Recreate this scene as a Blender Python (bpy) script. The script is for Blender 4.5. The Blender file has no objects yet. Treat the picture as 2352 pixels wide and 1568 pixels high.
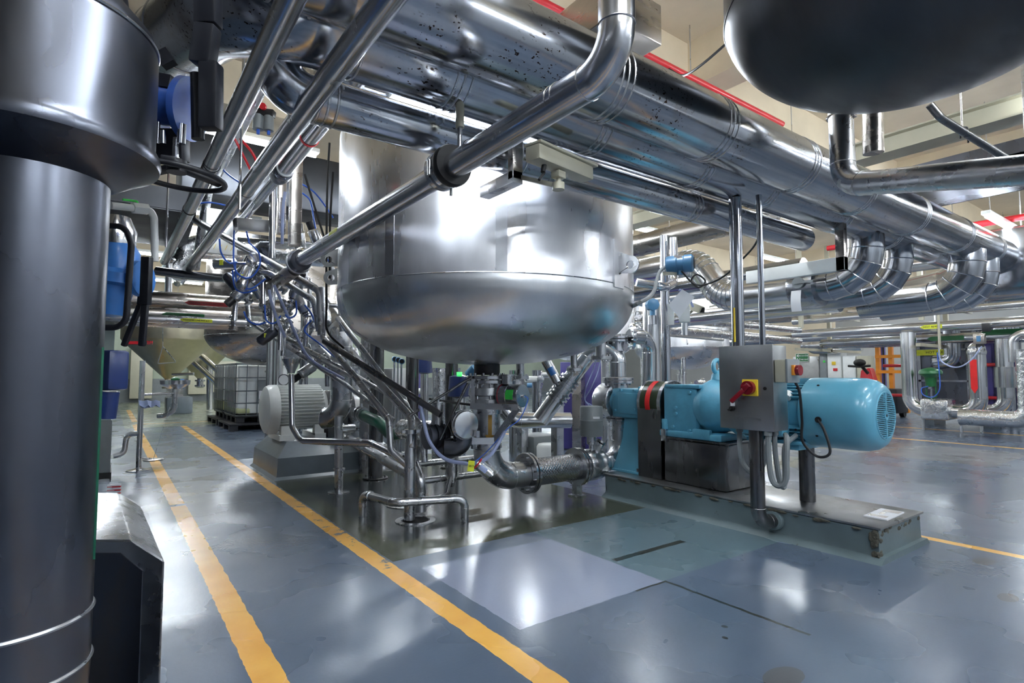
import bpy, bmesh, math, random
from mathutils import Vector, Matrix
random.seed(7)
S = bpy.context.scene
COL = S.collection
PI = math.pi
# ---------------------------------------------------------------- camera
# world: X runs along the overhead pipe rack, Y runs along the yellow aisle lines, metres
FPX = 1271.0; HC = 1.1; TH = math.atan(74/FPX)
A1 = math.atan(927*math.cos(TH)/FPX)
FH = Vector((math.sin(A1), math.cos(A1), 0)); RT = Vector((math.cos(A1), -math.sin(A1), 0)); UZ = Vector((0, 0, 1))
FW = FH*math.cos(TH) + UZ*math.sin(TH); UP = UZ*math.cos(TH) - FH*math.sin(TH)
EYE = Vector((0, 0, HC))
cd = bpy.data.cameras.new('camera'); cam = bpy.data.objects.new('camera', cd); COL.objects.link(cam)
cd.sensor_width = 36; cd.lens = FPX/2352*36; cd.clip_start = 0.02; cd.clip_end = 200
R3 = Matrix((RT, UP, -FW)).transposed()
cam.matrix_world = Matrix.Translation(EYE) @ R3.to_4x4()
S.camera = cam
S.view_settings.view_transform = 'Standard'; S.view_settings.look = 'None'
S.view_settings.gamma = 1; S.view_settings.use_curve_mapping = False
S.view_settings.exposure = 1.3
w = bpy.data.worlds.new('world'); S.world = w; w.use_nodes = True
w.node_tree.nodes['Background'].inputs[0].default_value = (0.75, 0.85, 1, 1)
w.node_tree.nodes['Background'].inputs[1].default_value = 0.3
LAMP = 62.0      # emission strength of the fluorescent tubes

def ray(x, y): return FW + RT*((x-1176)/FPX) + UP*((784-y)/FPX)
def at(x, y, d): return EYE + ray(x, y)*d
def aZ(x, y, z): q = ray(x, y); return EYE + q*((z-HC)/q.z)
def aX(x, y, X): q = ray(x, y); return EYE + q*(X/q.x)
def aY(x, y, Y): q = ray(x, y); return EYE + q*(Y/q.y)
V = lambda *a: Vector(a)
# ---------------------------------------------------------------- materials
def newmat(name):
    m = bpy.data.materials.new(name); m.use_nodes = True
    nt = m.node_tree; return m, nt, nt.nodes['Principled BSDF']
def lk(nt, a, b): nt.links.new(a, b)
def noise(nt, scale, detail=3, stretch=None, rough=.55):
    tc = nt.nodes.new('ShaderNodeTexCoord'); mp = nt.nodes.new('ShaderNodeMapping')
    n = nt.nodes.new('ShaderNodeTexNoise'); n.inputs['Scale'].default_value = scale
    n.inputs['Detail'].default_value = detail; n.inputs['Roughness'].default_value = rough
    lk(nt, tc.outputs['Object'], mp.inputs[0]); lk(nt, mp.outputs[0], n.inputs[0])
    if stretch: mp.inputs['Scale'].default_value = stretch
    return n.outputs['Fac']
def ramp(nt, fac, stops):
    r = nt.nodes.new('ShaderNodeValToRGB'); e = r.color_ramp.elements
    while len(e) < len(stops): e.new(.5)
    for k, (p, c) in enumerate(stops):
        e[k].position = p; e[k].color = (c if len(c) == 4 else (*c, 1)) if not isinstance(c, (int, float)) else (c, c, c, 1)
    lk(nt, fac, r.inputs[0]); return r.outputs[0]
def bump(nt, b, fac, strength, dist=.01):
    n = nt.nodes.new('ShaderNodeBump'); n.inputs['Strength'].default_value = strength; n.inputs['Distance'].default_value = dist
    lk(nt, fac, n.inputs['Height']); lk(nt, n.outputs[0], b.inputs['Normal']); return n
def metal(name, col, rough, var=.08, scale=4, stretch=None, bmp=.0, spots=False, aniso=0, dirt=0):
    m, nt, b = newmat(name)
    b.inputs['Metallic'].default_value = 1; b.inputs['Base Color'].default_value = (*col, 1)
    f = noise(nt, scale, 5, stretch)
    lk(nt, ramp(nt, f, [(.3, max(.02, rough-var)), (.7, rough+var)]), b.inputs['Roughness'])
    c0 = tuple(c*.82 for c in col)
    base = ramp(nt, noise(nt, scale*.7, 6, stretch, .65), [(.3, c0), (.65, col)])
    if dirt:
        mx = nt.nodes.new('ShaderNodeMix'); mx.data_type = 'RGBA'
        lk(nt, ramp(nt, noise(nt, 2.2, 8, (1, 1, .5), .7), [(.56, 0), (.66, dirt)]), mx.inputs[0])
        lk(nt, base, mx.inputs[6]); mx.inputs[7].default_value = (.28, .19, .10, 1); base = mx.outputs[2]
    if spots:
        mx = nt.nodes.new('ShaderNodeMix'); mx.data_type = 'RGBA'
        n1 = ramp(nt, noise(nt, 42, 3, (1, 1.6, 1.6), .6), [(.61, 0), (.64, 1)])
        n2 = ramp(nt, noise(nt, 2.6, 2), [(.5, 0), (.6, 1)])
        mm = nt.nodes.new('ShaderNodeMath'); mm.operation = 'MULTIPLY'; lk(nt, n1, mm.inputs[0]); lk(nt, n2, mm.inputs[1])
        lk(nt, mm.outputs[0], mx.inputs[0]); lk(nt, base, mx.inputs[6]); mx.inputs[7].default_value = (.05, .028, .018, 1); base = mx.outputs[2]
    lk(nt, base, b.inputs['Base Color'])
    if bmp: bump(nt, b, noise(nt, scale*.8, 3, stretch), bmp, .02)
    if aniso: b.inputs['Anisotropic'].default_value = aniso
    return m
def paint(name, col, rough=.4, var=.12, scale=6, bmp=0, coat=0, chips=None, amt=.68):
    m, nt, b = newmat(name)
    c0 = tuple(c*(1-var) for c in col); c1 = tuple(min(1, c*(1+var)) for c in col)
    base = ramp(nt, noise(nt, scale, 5), [(.3, c0), (.7, c1)])
    if chips:
        mx = nt.nodes.new('ShaderNodeMix'); mx.data_type = 'RGBA'
        lk(nt, ramp(nt, noise(nt, 9, 8, None, .7), [(amt, 0), (amt+.03, 1)]), mx.inputs[0])
        lk(nt, base, mx.inputs[6]); mx.inputs[7].default_value = (*chips, 1); base = mx.outputs[2]
    lk(nt, base, b.inputs['Base Color']); b.inputs['Roughness'].default_value = rough
    b.inputs['Coat Weight'].default_value = coat; b.inputs['Coat Roughness'].default_value = .15
    if bmp: bump(nt, b, noise(nt, scale*3, 4), bmp, .01)
    return m
def emit(name, col, st):
    m, nt, b = newmat(name); b.inputs['Base Color'].default_value = (*col, 1)
    b.inputs['Emission Color'].default_value = (*col, 1); b.inputs['Emission Strength'].default_value = st; return m
M = {}
M['tank'] = metal('brushed_tank_steel', (.86, .87, .90), .31, .09, 2.2, (1.6, 1.6, .35), .05)
M['dish'] = metal('polished_dish_steel', (.76, .78, .80), .31, .06, 3.5, (1, 1, .3), .04)
M['strip'] = metal('matt_ground_steel', (.42, .43, .45), .40, .1, 6)
M['pipe'] = metal('polished_pipe_steel', (.66, .67, .70), .22, .07, 6, None, .03)
M['satin'] = metal('satin_pipe_steel', (.62, .63, .65), .29, .08, 7, None, .02)
M['clad'] = metal('aluminium_cladding', (.50, .52, .56), .17, .06, 3, None, .08, spots=True, dirt=.35)
M['clad2'] = metal('clean_cladding', (.80, .81, .82), .20, .07, 3, None, .12)
M['foil'] = metal('crumpled_foil', (.78, .79, .80), .22, .08, 16, None, .7)
M['dark'] = metal('darkened_steel', (.165, .175, .21), .30, .1, 3, (1, 1, .4), .05, dirt=.25)  # base colour darkened for the dark surroundings the left column reflects
M['dull'] = metal('darkened_vessel_steel', (.085, .09, .10), .42, .08, 2.5, (1, 3, 1), .03)  # base colour darkened to stand in for shade on the overhead vessel
M['brown'] = metal('warm_stained_steel', (.50, .46, .42), .28, .1, 3, (1, 1, 3), .05)
M['gold'] = metal('hopper_steel', (.66, .60, .44), .35, .08, 3)
M['box'] = metal('brushed_enclosure_steel', (.40, .41, .41), .36, .12, 5, (1, 1, 1), .02, dirt=.2)
M['cab'] = metal('dark_cabinet_steel', (.20, .20, .205), .28, .08, 6, (1, 1, .2))
M['black'] = paint('black_rubber', (.012, .012, .014), .45)
M['blackp'] = paint('black_paint', (.008, .009, .014), .45)
M['teal'] = paint('light_blue_enamel', (.115, .385, .53), .33, .08, 5, .04, .5)
M['teal2'] = paint('thick_blue_enamel', (.095, .34, .48), .42, .12, 9, .15, .3)
M['blue'] = paint('blue_enamel', (.03, .09, .36), .35, coat=.4)
M['blue2'] = paint('bright_blue_enamel', (.05, .22, .62), .35, coat=.4)
M['navy'] = paint('navy_enamel', (.012, .03, .13), .35, coat=.4)
M['sky'] = paint('transmitter_blue', (.07, .21, .38), .35, coat=.4)
M['tube'] = paint('blue_air_tube', (.04, .14, .62), .35)
M['wtube'] = paint('pale_blue_sleeve', (.34, .40, .62), .4)
M['white'] = paint('white_enamel', (.78, .80, .78), .35, .05, coat=.4)
M['cream'] = paint('cream_enamel', (.52, .50, .38), .4, .04)
M['cctv'] = paint('ivory_plastic', (.46, .44, .34), .38, .04)
M['grey'] = paint('grey_enamel', (.20, .22, .23), .4, .08)
M['greyp'] = paint('grey_epoxy_block', (.13, .16, .19), .35, .15, 4, .08, .3)
M['plinth'] = paint('worn_grey_green_concrete_paint', (.13, .175, .19), .45, .16, 3, .25, .15, chips=(.05, .045, .035), amt=.67)
M['broken'] = paint('broken_concrete', (.09, .085, .065), .8, .5, 14, .9)
M['concrete'] = paint('cream_concrete', (.66, .57, .42), .8, .10, 1.5, .2)
M['ceil'] = paint('cream_ceiling', (.58, .50, .38), .85, .12, 1.2, .2)
M['wall'] = paint('pale_green_wall', (.40, .46, .36), .6, .05, 1)
M['wallw'] = paint('white_wall', (.62, .63, .62), .6, .05, 1)
M['wallb'] = paint('pale_grey_wall', (.42, .44, .47), .6, .1, 1)
M['wallk'] = paint('dim_grey_wall', (.10, .105, .12), .6, .2, 1)
M['pillart'] = paint('pale_pillar_paint', (.36, .44, .43), .5, .06, 2)
M['ibc'] = paint('milky_plastic', (.85, .88, .86), .35, .04, 3)
M['ibcy'] = paint('yellowish_liquid_plastic', (.52, .56, .30), .35, .04, 3)
M['cage'] = metal('galvanised_tube', (.26, .29, .31), .35)
M['purple'] = paint('purple_enamel', (.06, .05, .22), .4)
M['orange'] = paint('orange_enamel', (.80, .30, .03), .4)
M['red'] = paint('red_enamel', (.60, .02, .03), .35, coat=.3)
M['darkred'] = paint('red_knob', (.20, .004, .012), .3, coat=.3)
M['yellow'] = paint('yellow_plastic', (.80, .56, .03), .4)
M['ytag'] = paint('yellow_tag', (.75, .80, .05), .5)
M['green'] = paint('green_enamel', (.006, .12, .03), .35, coat=.3)
M['lime'] = paint('lime_enamel', (.05, .62, .08), .35)
M['dgreen'] = paint('dark_green_hose', (.008, .11, .06), .3, coat=.4)
M['glabel'] = paint('green_label', (.005, .11, .03), .45)
M['rlabel'] = paint('red_label', (.17, .004, .006), .45)
M['rbright'] = paint('bright_red_label', (.8, .02, .02), .45)
M['olive'] = paint('olive_window', (.035, .05, .025), .2)
M['ochre'] = paint('ochre_arrow', (.36, .20, .03), .5)
M['paper'] = paint('white_paper', (.78, .79, .82), .6, .03)
M['ink'] = paint('black_ink', (.01, .01, .01), .6)
M['winkt'] = paint('white_ink', (.85, .87, .85), .6, .01)
M['hole'] = paint('dark_hole', (.004, .004, .005), .8)  # near-black standing in for shade inside openings, also used as dark glass
M['lamp'] = emit('fluorescent_tube', (.86, .93, 1), LAMP)
M['greenlit'] = emit('green_indicator', (.05, 1, .1), 1.2)
def glassmat():
    m, nt, b = newmat('clear_plastic_wrap'); b.inputs['Base Color'].default_value = (.8, .84, .9, 1)
    b.inputs['Roughness'].default_value = .12; b.inputs['Alpha'].default_value = .15
    bump(nt, b, noise(nt, 9, 4), .9, .03); return m
M['film'] = glassmat()
# ---------------------------------------------------------------- geometry helpers
def frame(ax):
    ax = Vector(ax).normalized(); t = UZ if abs(ax.z) < .9 else Vector((1, 0, 0))
    u = ax.cross(t).normalized(); v = ax.cross(u).normalized(); return ax, u, v
def fillet(P, b, n):
    P = [Vector(p) for p in P]; out = [P[0]]; marks = []
    for i in range(1, len(P)-1):
        a, c, d = P[i-1], P[i], P[i+1]; u = (a-c); v = (d-c); lu, lv = u.length, v.length; u.normalize(); v.normalize()
        ang = u.angle(v)
        if ang > PI-.03: out.append(c); continue
        t = min(b/math.tan(ang/2), lu*(.97 if i == 1 else .48), lv*(.97 if i == len(P)-2 else .48)); r = t*math.tan(ang/2)
        s, e = c+u*t, c+v*t; bis = (u+v).normalized(); o = c+bis*(r/math.sin(ang/2))
        va = s-o; vb = e-o; tot = va.angle(vb); marks += [(s, -u), (e, v)]
        ax = va.cross(vb).normalized()
        for k in range(n+1): out.append(o + Matrix.Rotation(tot*k/n, 3, ax) @ va)
    out.append(P[-1]); return out, marks
def catmull(P, n=8):
    P = [Vector(p) for p in P]; Q = [P[0]*2-P[1]]+P+[P[-1]*2-P[-2]]; out = []
    for i in range(1, len(Q)-2):
        for k in range(n):
            t = k/n; a, b, c, d = Q[i-1:i+3]
            out.append(.5*((2*b)+(c-a)*t+(2*a-5*b+4*c-d)*t*t+(3*b-a-3*c+d)*t**3))
    out.append(P[-1]); return out
class MB:
    def __init__(s): s.bm = bmesh.new()
    def rings(s, rings, caps=(1, 1), closed=True):
        rv = [[s.bm.verts.new(p) for p in r] for r in rings]; n = len(rv[0])
        for a, b in zip(rv, rv[1:]):
            for k in range(n if closed else n-1): s.bm.faces.new((a[k], a[(k+1) % n], b[(k+1) % n], b[k]))
        if caps[0]: s.bm.faces.new(list(reversed(rv[0])))
        if caps[1]: s.bm.faces.new(rv[-1])
        return s
    def sweep(s, pts, r, seg=16, caps=(1, 1), rf=None):
        pts = [p for i, p in enumerate(pts) if i == 0 or (p-pts[i-1]).length > 1e-6]; R = []
        ax, u, v = frame(pts[1]-pts[0])
        for i, p in enumerate(pts):
            a = (pts[min(i+1, len(pts)-1)]-pts[max(i-1, 0)]).normalized()
            u = (u-a*u.dot(a)).normalized(); v = a.cross(u); rr = rf(i/(len(pts)-1)) if rf else r
            if 0 < i < len(pts)-1:
                c = (pts[i]-pts[i-1]).normalized().dot((pts[i+1]-pts[i]).normalized()); c = math.sqrt(max(.2, (1+c)/2))
            else: c = 1
            R.append([p+(u*math.cos(t)+v*math.sin(t))*rr for t in (2*PI*k/seg for k in range(seg))])
        return s.rings(R, caps)
    def tube(s, P, r, bend=None, seg=16, n=7, beads=0):
        if bend is None: bend = r*2.2
        pts, marks = fillet(P, bend, n); s.sweep(pts, r, seg)
        if beads:
            for p, a in marks: s.ring(p, a, r, beads, seg)
        return s
    def cable(s, P, r, seg=8, n=8): return s.sweep(catmull(P, n), r, seg)
    def cyl(s, a, b, r, r2=None, seg=24, caps=(1, 1)):
        a, b = Vector(a), Vector(b); ax, u, v = frame(b-a); r2 = r if r2 is None else r2
        return s.rings([[p+(u*math.cos(t)+v*math.sin(t))*q for t in (2*PI*k/seg for k in range(seg))] for p, q in ((a, r), (b, r2))], caps)
    def lathe(s, prof, o, ax=(0, 0, 1), seg=48, caps=(1, 1)):
        o = Vector(o); ax, u, v = frame(ax)
        return s.rings([[o+ax*h+(u*math.cos(t)+v*math.sin(t))*max(q, 1e-4) for t in (2*PI*k/seg for k in range(seg))] for q, h in prof], caps)
    def ring(s, c, ax, R, r, seg=24, rs=6):
        c = Vector(c); ax, u, v = frame(ax); rv = []
        for k in range(seg):
            t = 2*PI*k/seg; d = u*math.cos(t)+v*math.sin(t)
            rv.append([s.bm.verts.new(c+d*(R+r*math.cos(q))+ax*r*math.sin(q)) for q in (2*PI*j/rs for j in range(rs))])
        for k in range(seg):
            a, b = rv[k], rv[(k+1) % seg]
            for j in range(rs): s.bm.faces.new((a[j], b[j], b[(j+1) % rs], a[(j+1) % rs]))
        return s
    def box(s, c, size, rot=None, bev=0, seg=2):
        g = bmesh.ops.create_cube(s.bm, size=1)['verts']; mt = Matrix.Translation(c)
        if rot is not None: mt = mt @ (rot if isinstance(rot, Matrix) else Matrix.Rotation(rot, 4, 'Z'))
        mt = mt @ Matrix.Diagonal((*size, 1)); bmesh.ops.transform(s.bm, matrix=mt, verts=g)
        if bev:
            e = list({e for q in g for e in q.link_edges})
            bmesh.ops.bevel(s.bm, geom=e, offset=bev, segments=seg, affect='EDGES', profile=.5)
        return s
    def b2(s, lo, hi, bev=0):
        lo, hi = Vector(lo), Vector(hi); return s.box((lo+hi)/2, [abs(q) for q in (hi-lo)], None, bev)
    def bar(s, a, b, wd, ht, bev=0, up=UZ):
        a, b = Vector(a), Vector(b); x = (b-a).normalized(); y = up.cross(x)
        y = y.normalized() if y.length > 1e-3 else Vector((0, 1, 0)); z = x.cross(y)
        R = Matrix((x, y, z)).transposed().to_4x4(); return s.box((a+b)/2, ((b-a).length, wd, ht), R, bev)
    def prism(s, pts, d, bev=0):
        d = Vector(d); a = [s.bm.verts.new(p) for p in pts]; b = [s.bm.verts.new(Vector(p)+d) for p in pts]; n = len(a)
        fs = [s.bm.faces.new(list(reversed(a))), s.bm.faces.new(b)]
        for k in range(n): fs.append(s.bm.faces.new((a[k], a[(k+1) % n], b[(k+1) % n], b[k])))
        if bev: bmesh.ops.bevel(s.bm, geom=list({e for f in fs for e in f.edges}), offset=bev, segments=2, affect='EDGES')
        return s
    def ball(s, c, r, sc=(1, 1, 1), seg=16):
        g = bmesh.ops.create_uvsphere(s.bm, u_segments=seg, v_segments=seg//2+2, radius=r)['verts']
        bmesh.ops.transform(s.bm, matrix=Matrix.Translation(c) @ Matrix.Diagonal((*sc, 1)), verts=g); return s
    def flange(s, c, ax, R, t=.022, nb=8, rb=None, bl=.03):
        c = Vector(c); a, u, v = frame(ax); s.lathe([(R*.55, -t/2), (R-.003, -t/2), (R, -t/2+.003), (R, t/2-.003), (R-.003, t/2), (R*.55, t/2)], c, a, 32)
        rb = rb or R*.82
        for k in range(nb):
            th = 2*PI*(k+.5)/nb; d = (u*math.cos(th)+v*math.sin(th))*rb
            s.cyl(c+d-a*bl, c+d+a*bl, .009 if R > .1 else .006, seg=6)
        return s
def finish(name, mb, mat, parent=None, label=None, cat=None, group=None, kind=None, sharp=38, smooth=True, origin=None):
    bm = mb.bm; bmesh.ops.recalc_face_normals(bm, faces=bm.faces)
    if parent is None:
        xs = [v.co for v in bm.verts]
        lo = Vector([min(p[i] for p in xs) for i in range(3)]); hi = Vector([max(p[i] for p in xs) for i in range(3)])
        o = Vector(origin) if origin else Vector(((lo.x+hi.x)/2, (lo.y+hi.y)/2, lo.z)); loc = o
    else:
        o = WO[parent.name]; loc = Vector((0, 0, 0))
    bmesh.ops.translate(bm, verts=bm.verts, vec=-o)
    me = bpy.data.meshes.new(name); bm.to_mesh(me); bm.free()
    if smooth: me.shade_smooth(); me.set_sharp_from_angle(angle=math.radians(sharp))
    for m_ in (mat if isinstance(mat, (list, tuple)) else [mat]): me.materials.append(M[m_] if isinstance(m_, str) else m_)
    ob = bpy.data.objects.new(name, me); COL.objects.link(ob); ob.location = loc; ob.parent = parent; WO[ob.name] = o
    if label: ob['label'] = label
    if cat: ob['category'] = cat
    if group: ob['group'] = group
    if kind: ob['kind'] = kind
    return ob
WO = {}
def thing(name, loc, label, cat, group=None):
    o = bpy.data.objects.new(name, None); COL.objects.link(o); o.location = loc; o['label'] = label; o['category'] = cat
    o.empty_display_size = .1
    if group: o['group'] = group
    WO[o.name] = Vector(loc); return o
def struct(name, mb, mat, **k): return finish(name, mb, mat, kind='structure', **k)
def pipe(name, P, r, mat, label, cat='pipe', bend=None, seg=20, n=8, beads=.0, group=None):
    return finish(name, MB().tube(P, r, bend, seg, n, beads), mat, None, label, cat, group)
def bands(parent, pts, ax, r, wd=.03, mat='pipe', name='seam_band', th=.004):
    for p in pts:
        p = Vector(p); a = Vector(ax).normalized()
        m = MB(); m.lathe([(r, -wd/2), (r+th, -wd/2+.003), (r+th*.5, 0), (r+th, wd/2-.003), (r, wd/2)], p, a, 32, (0, 0)); finish(name, m, mat, parent)
def cable(name, P, r, mat, label, cat='cable', group=None, parent=None, n=8):
    return finish(name, MB().cable(P, r, 8, n), mat, parent, label, None if parent else cat, group)
def text(name, body, size, mtx, mat, parent, th=.0008, align='CENTER'):
    cu = bpy.data.curves.new(name, 'FONT'); cu.body = body; cu.size = size; cu.align_x = align; cu.align_y = 'CENTER'; cu.extrude = th; cu.resolution_u = 2
    t = bpy.data.objects.new('tmp', cu); COL.objects.link(t); bpy.context.view_layer.update()
    me = bpy.data.meshes.new_from_object(t.evaluated_get(bpy.context.evaluated_depsgraph_get()))
    bpy.data.objects.remove(t); me.transform(Matrix.Translation(-WO[parent.name]) @ mtx); me.materials.clear(); me.materials.append(M[mat])
    ob = bpy.data.objects.new(name, me); COL.objects.link(ob); ob.parent = parent; WO[ob.name] = WO[parent.name]; return ob
def basis(o, x, y):
    x = Vector(x).normalized(); y = Vector(y); y = (y-x*y.dot(x)).normalized(); z = x.cross(y)
    return Matrix.Translation(o) @ Matrix((x, y, z)).transposed().to_4x4()
# ---------------------------------------------------------------- floor material (painted lines, patches, wet bay)
def floor_material():
    m, nt, b = newmat('epoxy_floor'); N = nt.nodes
    tc = N.new('ShaderNodeTexCoord'); sp = N.new('ShaderNodeSeparateXYZ')
    w1 = N.new('ShaderNodeTexNoise'); w1.inputs['Scale'].default_value = 11; w1.inputs['Detail'].default_value = 6
    lk(nt, tc.outputs['Object'], w1.inputs[0])
    vs = N.new('ShaderNodeVectorMath'); vs.operation = 'MULTIPLY_ADD'; vs.inputs[1].default_value = (.022, .022, 0); vs.inputs[2].default_value = (-.011, -.011, 0)
    lk(nt, w1.outputs['Color'], vs.inputs[0]); va = N.new('ShaderNodeVectorMath'); lk(nt, vs.outputs[0], va.inputs[0]); lk(nt, tc.outputs['Object'], va.inputs[1])
    lk(nt, va.outputs[0], sp.inputs[0]); X, Y = sp.outputs[0], sp.outputs[1]
    def mth(op, a, c):
        n = N.new('ShaderNodeMath'); n.operation = op
        for i, q in enumerate((a, c)):
            if isinstance(q, (int, float)): n.inputs[i].default_value = q
            else: lk(nt, q, n.inputs[i])
        return n.outputs[0]
    def rect(x0, x1, y0, y1):
        return mth('MULTIPLY', mth('MULTIPLY', mth('GREATER_THAN', X, x0), mth('LESS_THAN', X, x1)), mth('MULTIPLY', mth('GREATER_THAN', Y, y0), mth('LESS_THAN', Y, y1)))
    def mix(f, a, c):
        n = N.new('ShaderNodeMix'); n.data_type = 'RGBA'
        lk(nt, f, n.inputs[0])
        for i, q in ((6, a), (7, c)):
            if isinstance(q, tuple): n.inputs[i].default_value = (*q, 1)
            else: lk(nt, q, n.inputs[i])
        return n.outputs[2]
    ns = noise(nt, .9, 3, None, .5)
    c = ramp(nt, ns, [(.3, (.088, .120, .176)), (.55, (.102, .138, .198)), (.75, (.118, .155, .220))])
    # repaired panels, then the wet bay with shade painted into its middle
    c = mix(rect(2.42, 3.62, 1.96, 3.09), c, ramp(nt, ns, [(.3, (.10, .155, .185)), (.7, (.15, .215, .245))]))
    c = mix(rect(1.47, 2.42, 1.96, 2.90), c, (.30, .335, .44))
    c = mix(rect(5.6, 7.4, 3.4, 5.4), c, (.22, .24, .22))
    c = mix(rect(8.5, 10.3, 2.0, 4.8), c, (.17, .18, .19))
    c = mix(rect(.3, 8, 13.6, 26), c, ramp(nt, ns, [(.3, (.19, .22, .16)), (.7, (.26, .29, .21))]))
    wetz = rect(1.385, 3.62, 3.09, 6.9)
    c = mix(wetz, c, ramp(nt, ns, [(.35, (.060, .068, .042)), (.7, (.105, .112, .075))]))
    c = mix(rect(1.55, 3.3, 3.42, 5.6), c, ramp(nt, ns, [(.3, (.022, .027, .03)), (.7, (.055, .062, .066))]))  # inner bay blackened: mostly the shade under the tank, put into the colour
    # yellow lines with wear
    L = rect(.452, .562, -4, 14.5)
    for q in (rect(1.262, 1.37, -4, 13.6), rect(.47, .58, 15.4, 20.5), rect(.5, 1.9, 14.55, 14.66), rect(1.9, 3.2, 12.75, 12.83), rect(4.44, 4.52, -4, 1.5),
              rect(10.85, 10.96, -4, 9), rect(13.2, 13.33, -4, 12), rect(5.9, 6.0, 4.6, 12)): L = mth('MAXIMUM', L, q)
    wear = ramp(nt, noise(nt, 5.5, 9, None, .72), [(.57, 1), (.60, 0)])
    wz = mth('MAXIMUM', mth('SUBTRACT', 1, rect(1.2, 1.4, 3.0, 5.2)), wear); L2 = mth('MULTIPLY', L, wz)
    gap = rect(.3, .7, 5.42, 5.5); L2 = mth('MULTIPLY', L2, mth('SUBTRACT', 1, gap))
    c = mix(L2, c, ramp(nt, noise(nt, 3, 4), [(.3, (.86, .42, .07)), (.6, (.95, .52, .10))]))
    # chips, cracks and stains
    chip = ramp(nt, noise(nt, 9, 6, None, .7), [(.715, 0), (.73, 1)])
    c = mix(chip, c, (.05, .055, .055))
    for q in (rect(2.42, 2.44, 1.2, 1.96), rect(2.2, 2.43, 1.945, 1.96), rect(2.45, 3.1, 2.32, 2.365)): c = mix(q, c, (.03, .035, .03))
    for cx, cy, rx, ry in ((2.02, 1.10, .10, .055), (1.62, 1.9, .0, 0), (2.21, 1.46, .013, .013), (2.12, 1.40, .013, .013), (3.62, .82, .07, .04), (4.2, 1.05, .09, .05)):
        if rx == 0: continue
        d = mth('ADD', mth('POWER', mth('DIVIDE', mth('SUBTRACT', X, cx), rx), 2), mth('POWER', mth('DIVIDE', mth('SUBTRACT', Y, cy), ry), 2))
        c = mix(mth('LESS_THAN', d, 1), c, (.02, .02, .02) if rx < .02 else (.085, .09, .10))
    lk(nt, c, b.inputs['Base Color'])
    r = ramp(nt, noise(nt, 1.6, 3, None, .5), [(.3, .21), (.7, .36)])
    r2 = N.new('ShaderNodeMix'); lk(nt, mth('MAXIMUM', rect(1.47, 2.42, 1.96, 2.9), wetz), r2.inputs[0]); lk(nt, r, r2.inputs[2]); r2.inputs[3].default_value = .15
    lk(nt, r2.outputs[0], b.inputs['Roughness'])
    b.inputs['Specular IOR Level'].default_value = .6; b.inputs['Coat Weight'].default_value = .35; b.inputs['Coat Roughness'].default_value = .19
    bm1 = N.new('ShaderNodeBump'); bm1.inputs['Strength'].default_value = .07; bm1.inputs['Distance'].default_value = .02; lk(nt, noise(nt, 3.2, 5), bm1.inputs['Height'])
    bm2 = N.new('ShaderNodeBump'); bm2.inputs['Strength'].default_value = .12; bm2.inputs['Distance'].default_value = .004; lk(nt, noise(nt, 60, 3), bm2.inputs['Height']); lk(nt, bm1.outputs[0], bm2.inputs['Normal'])
    lk(nt, bm2.outputs[0], b.inputs['Normal']); lk(nt, bm2.outputs[0], b.inputs['Coat Normal'])
    return m
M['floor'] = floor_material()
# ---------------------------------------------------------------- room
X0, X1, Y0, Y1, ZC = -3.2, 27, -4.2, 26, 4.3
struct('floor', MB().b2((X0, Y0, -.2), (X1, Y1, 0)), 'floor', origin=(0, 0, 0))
struct('ceiling', MB().b2((X0, Y0, ZC), (X1, Y1, ZC+.2)), 'ceil')
struct('wall_left', MB().b2((X0-.2, Y0, 0), (X0, Y1, ZC)), 'wallk')
struct('wall_near', MB().b2((X0, Y0-.2, 0), (X1, Y0, ZC)), 'wallb')
struct('wall_far', MB().b2((X0, Y1, 0), (X1, Y1+.2, ZC)), 'wall')
struct('wall_right', MB().b2((X1, Y0, 0), (X1+.2, Y1, ZC)), 'wallw')
struct('baseboard_far', MB().b2((X0, Y1-.03, 0), (X1, Y1, .9)), 'grey')
n = 0
for y in (-1.6, 3.4, 8.4, 13.4, 18.4, 23.4):
    n += 1; struct('trim_%d' % n, MB().b2((X0, y-.2, 3.75), (X1, y+.2, ZC)), 'concrete')
for x in (-.5, 4.6, 9.7, 14.8, 19.9, 25):
    n += 1; struct('trim_%d' % n, MB().b2((x-.16, Y0, 3.85), (x+.16, Y1, ZC)), 'concrete')
# ---------------------------------------------------------------- fluorescent lamps
def lamp(x, y, z, L, label, along='X', rod=True):
    t = thing('fluorescent_lamp', (x, y, z), label, 'lamp', 'fluorescent batten lamps')
    d = V(1, 0, 0) if along == 'X' else V(0, 1, 0); c = V(x, y, z)
    finish('housing', MB().bar(c-d*L/2+UZ*.045, c+d*L/2+UZ*.045, .09, .045, .008), 'white', t)
    finish('tube', MB().cyl(c-d*(L/2-.03), c+d*(L/2-.03), .02, seg=12), 'lamp', t)
    if rod:
        for q in (-.4, .4): finish('hanger_rod', MB().cyl(c+d*L*q+UZ*.06, V(*(c+d*L*q).xy, ZC-.01), .006, seg=6), 'satin', t)
lamp(1.6, 2.56, 2.47, 1.0, 'glaring lamp between the two big overhead pipes and the mixing tank', rod=False)
lamp(8.9, 1.85, 2.9, 1.7, 'lamp at the right edge beside the far end of the big overhead pipes')
k = 0
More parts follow.
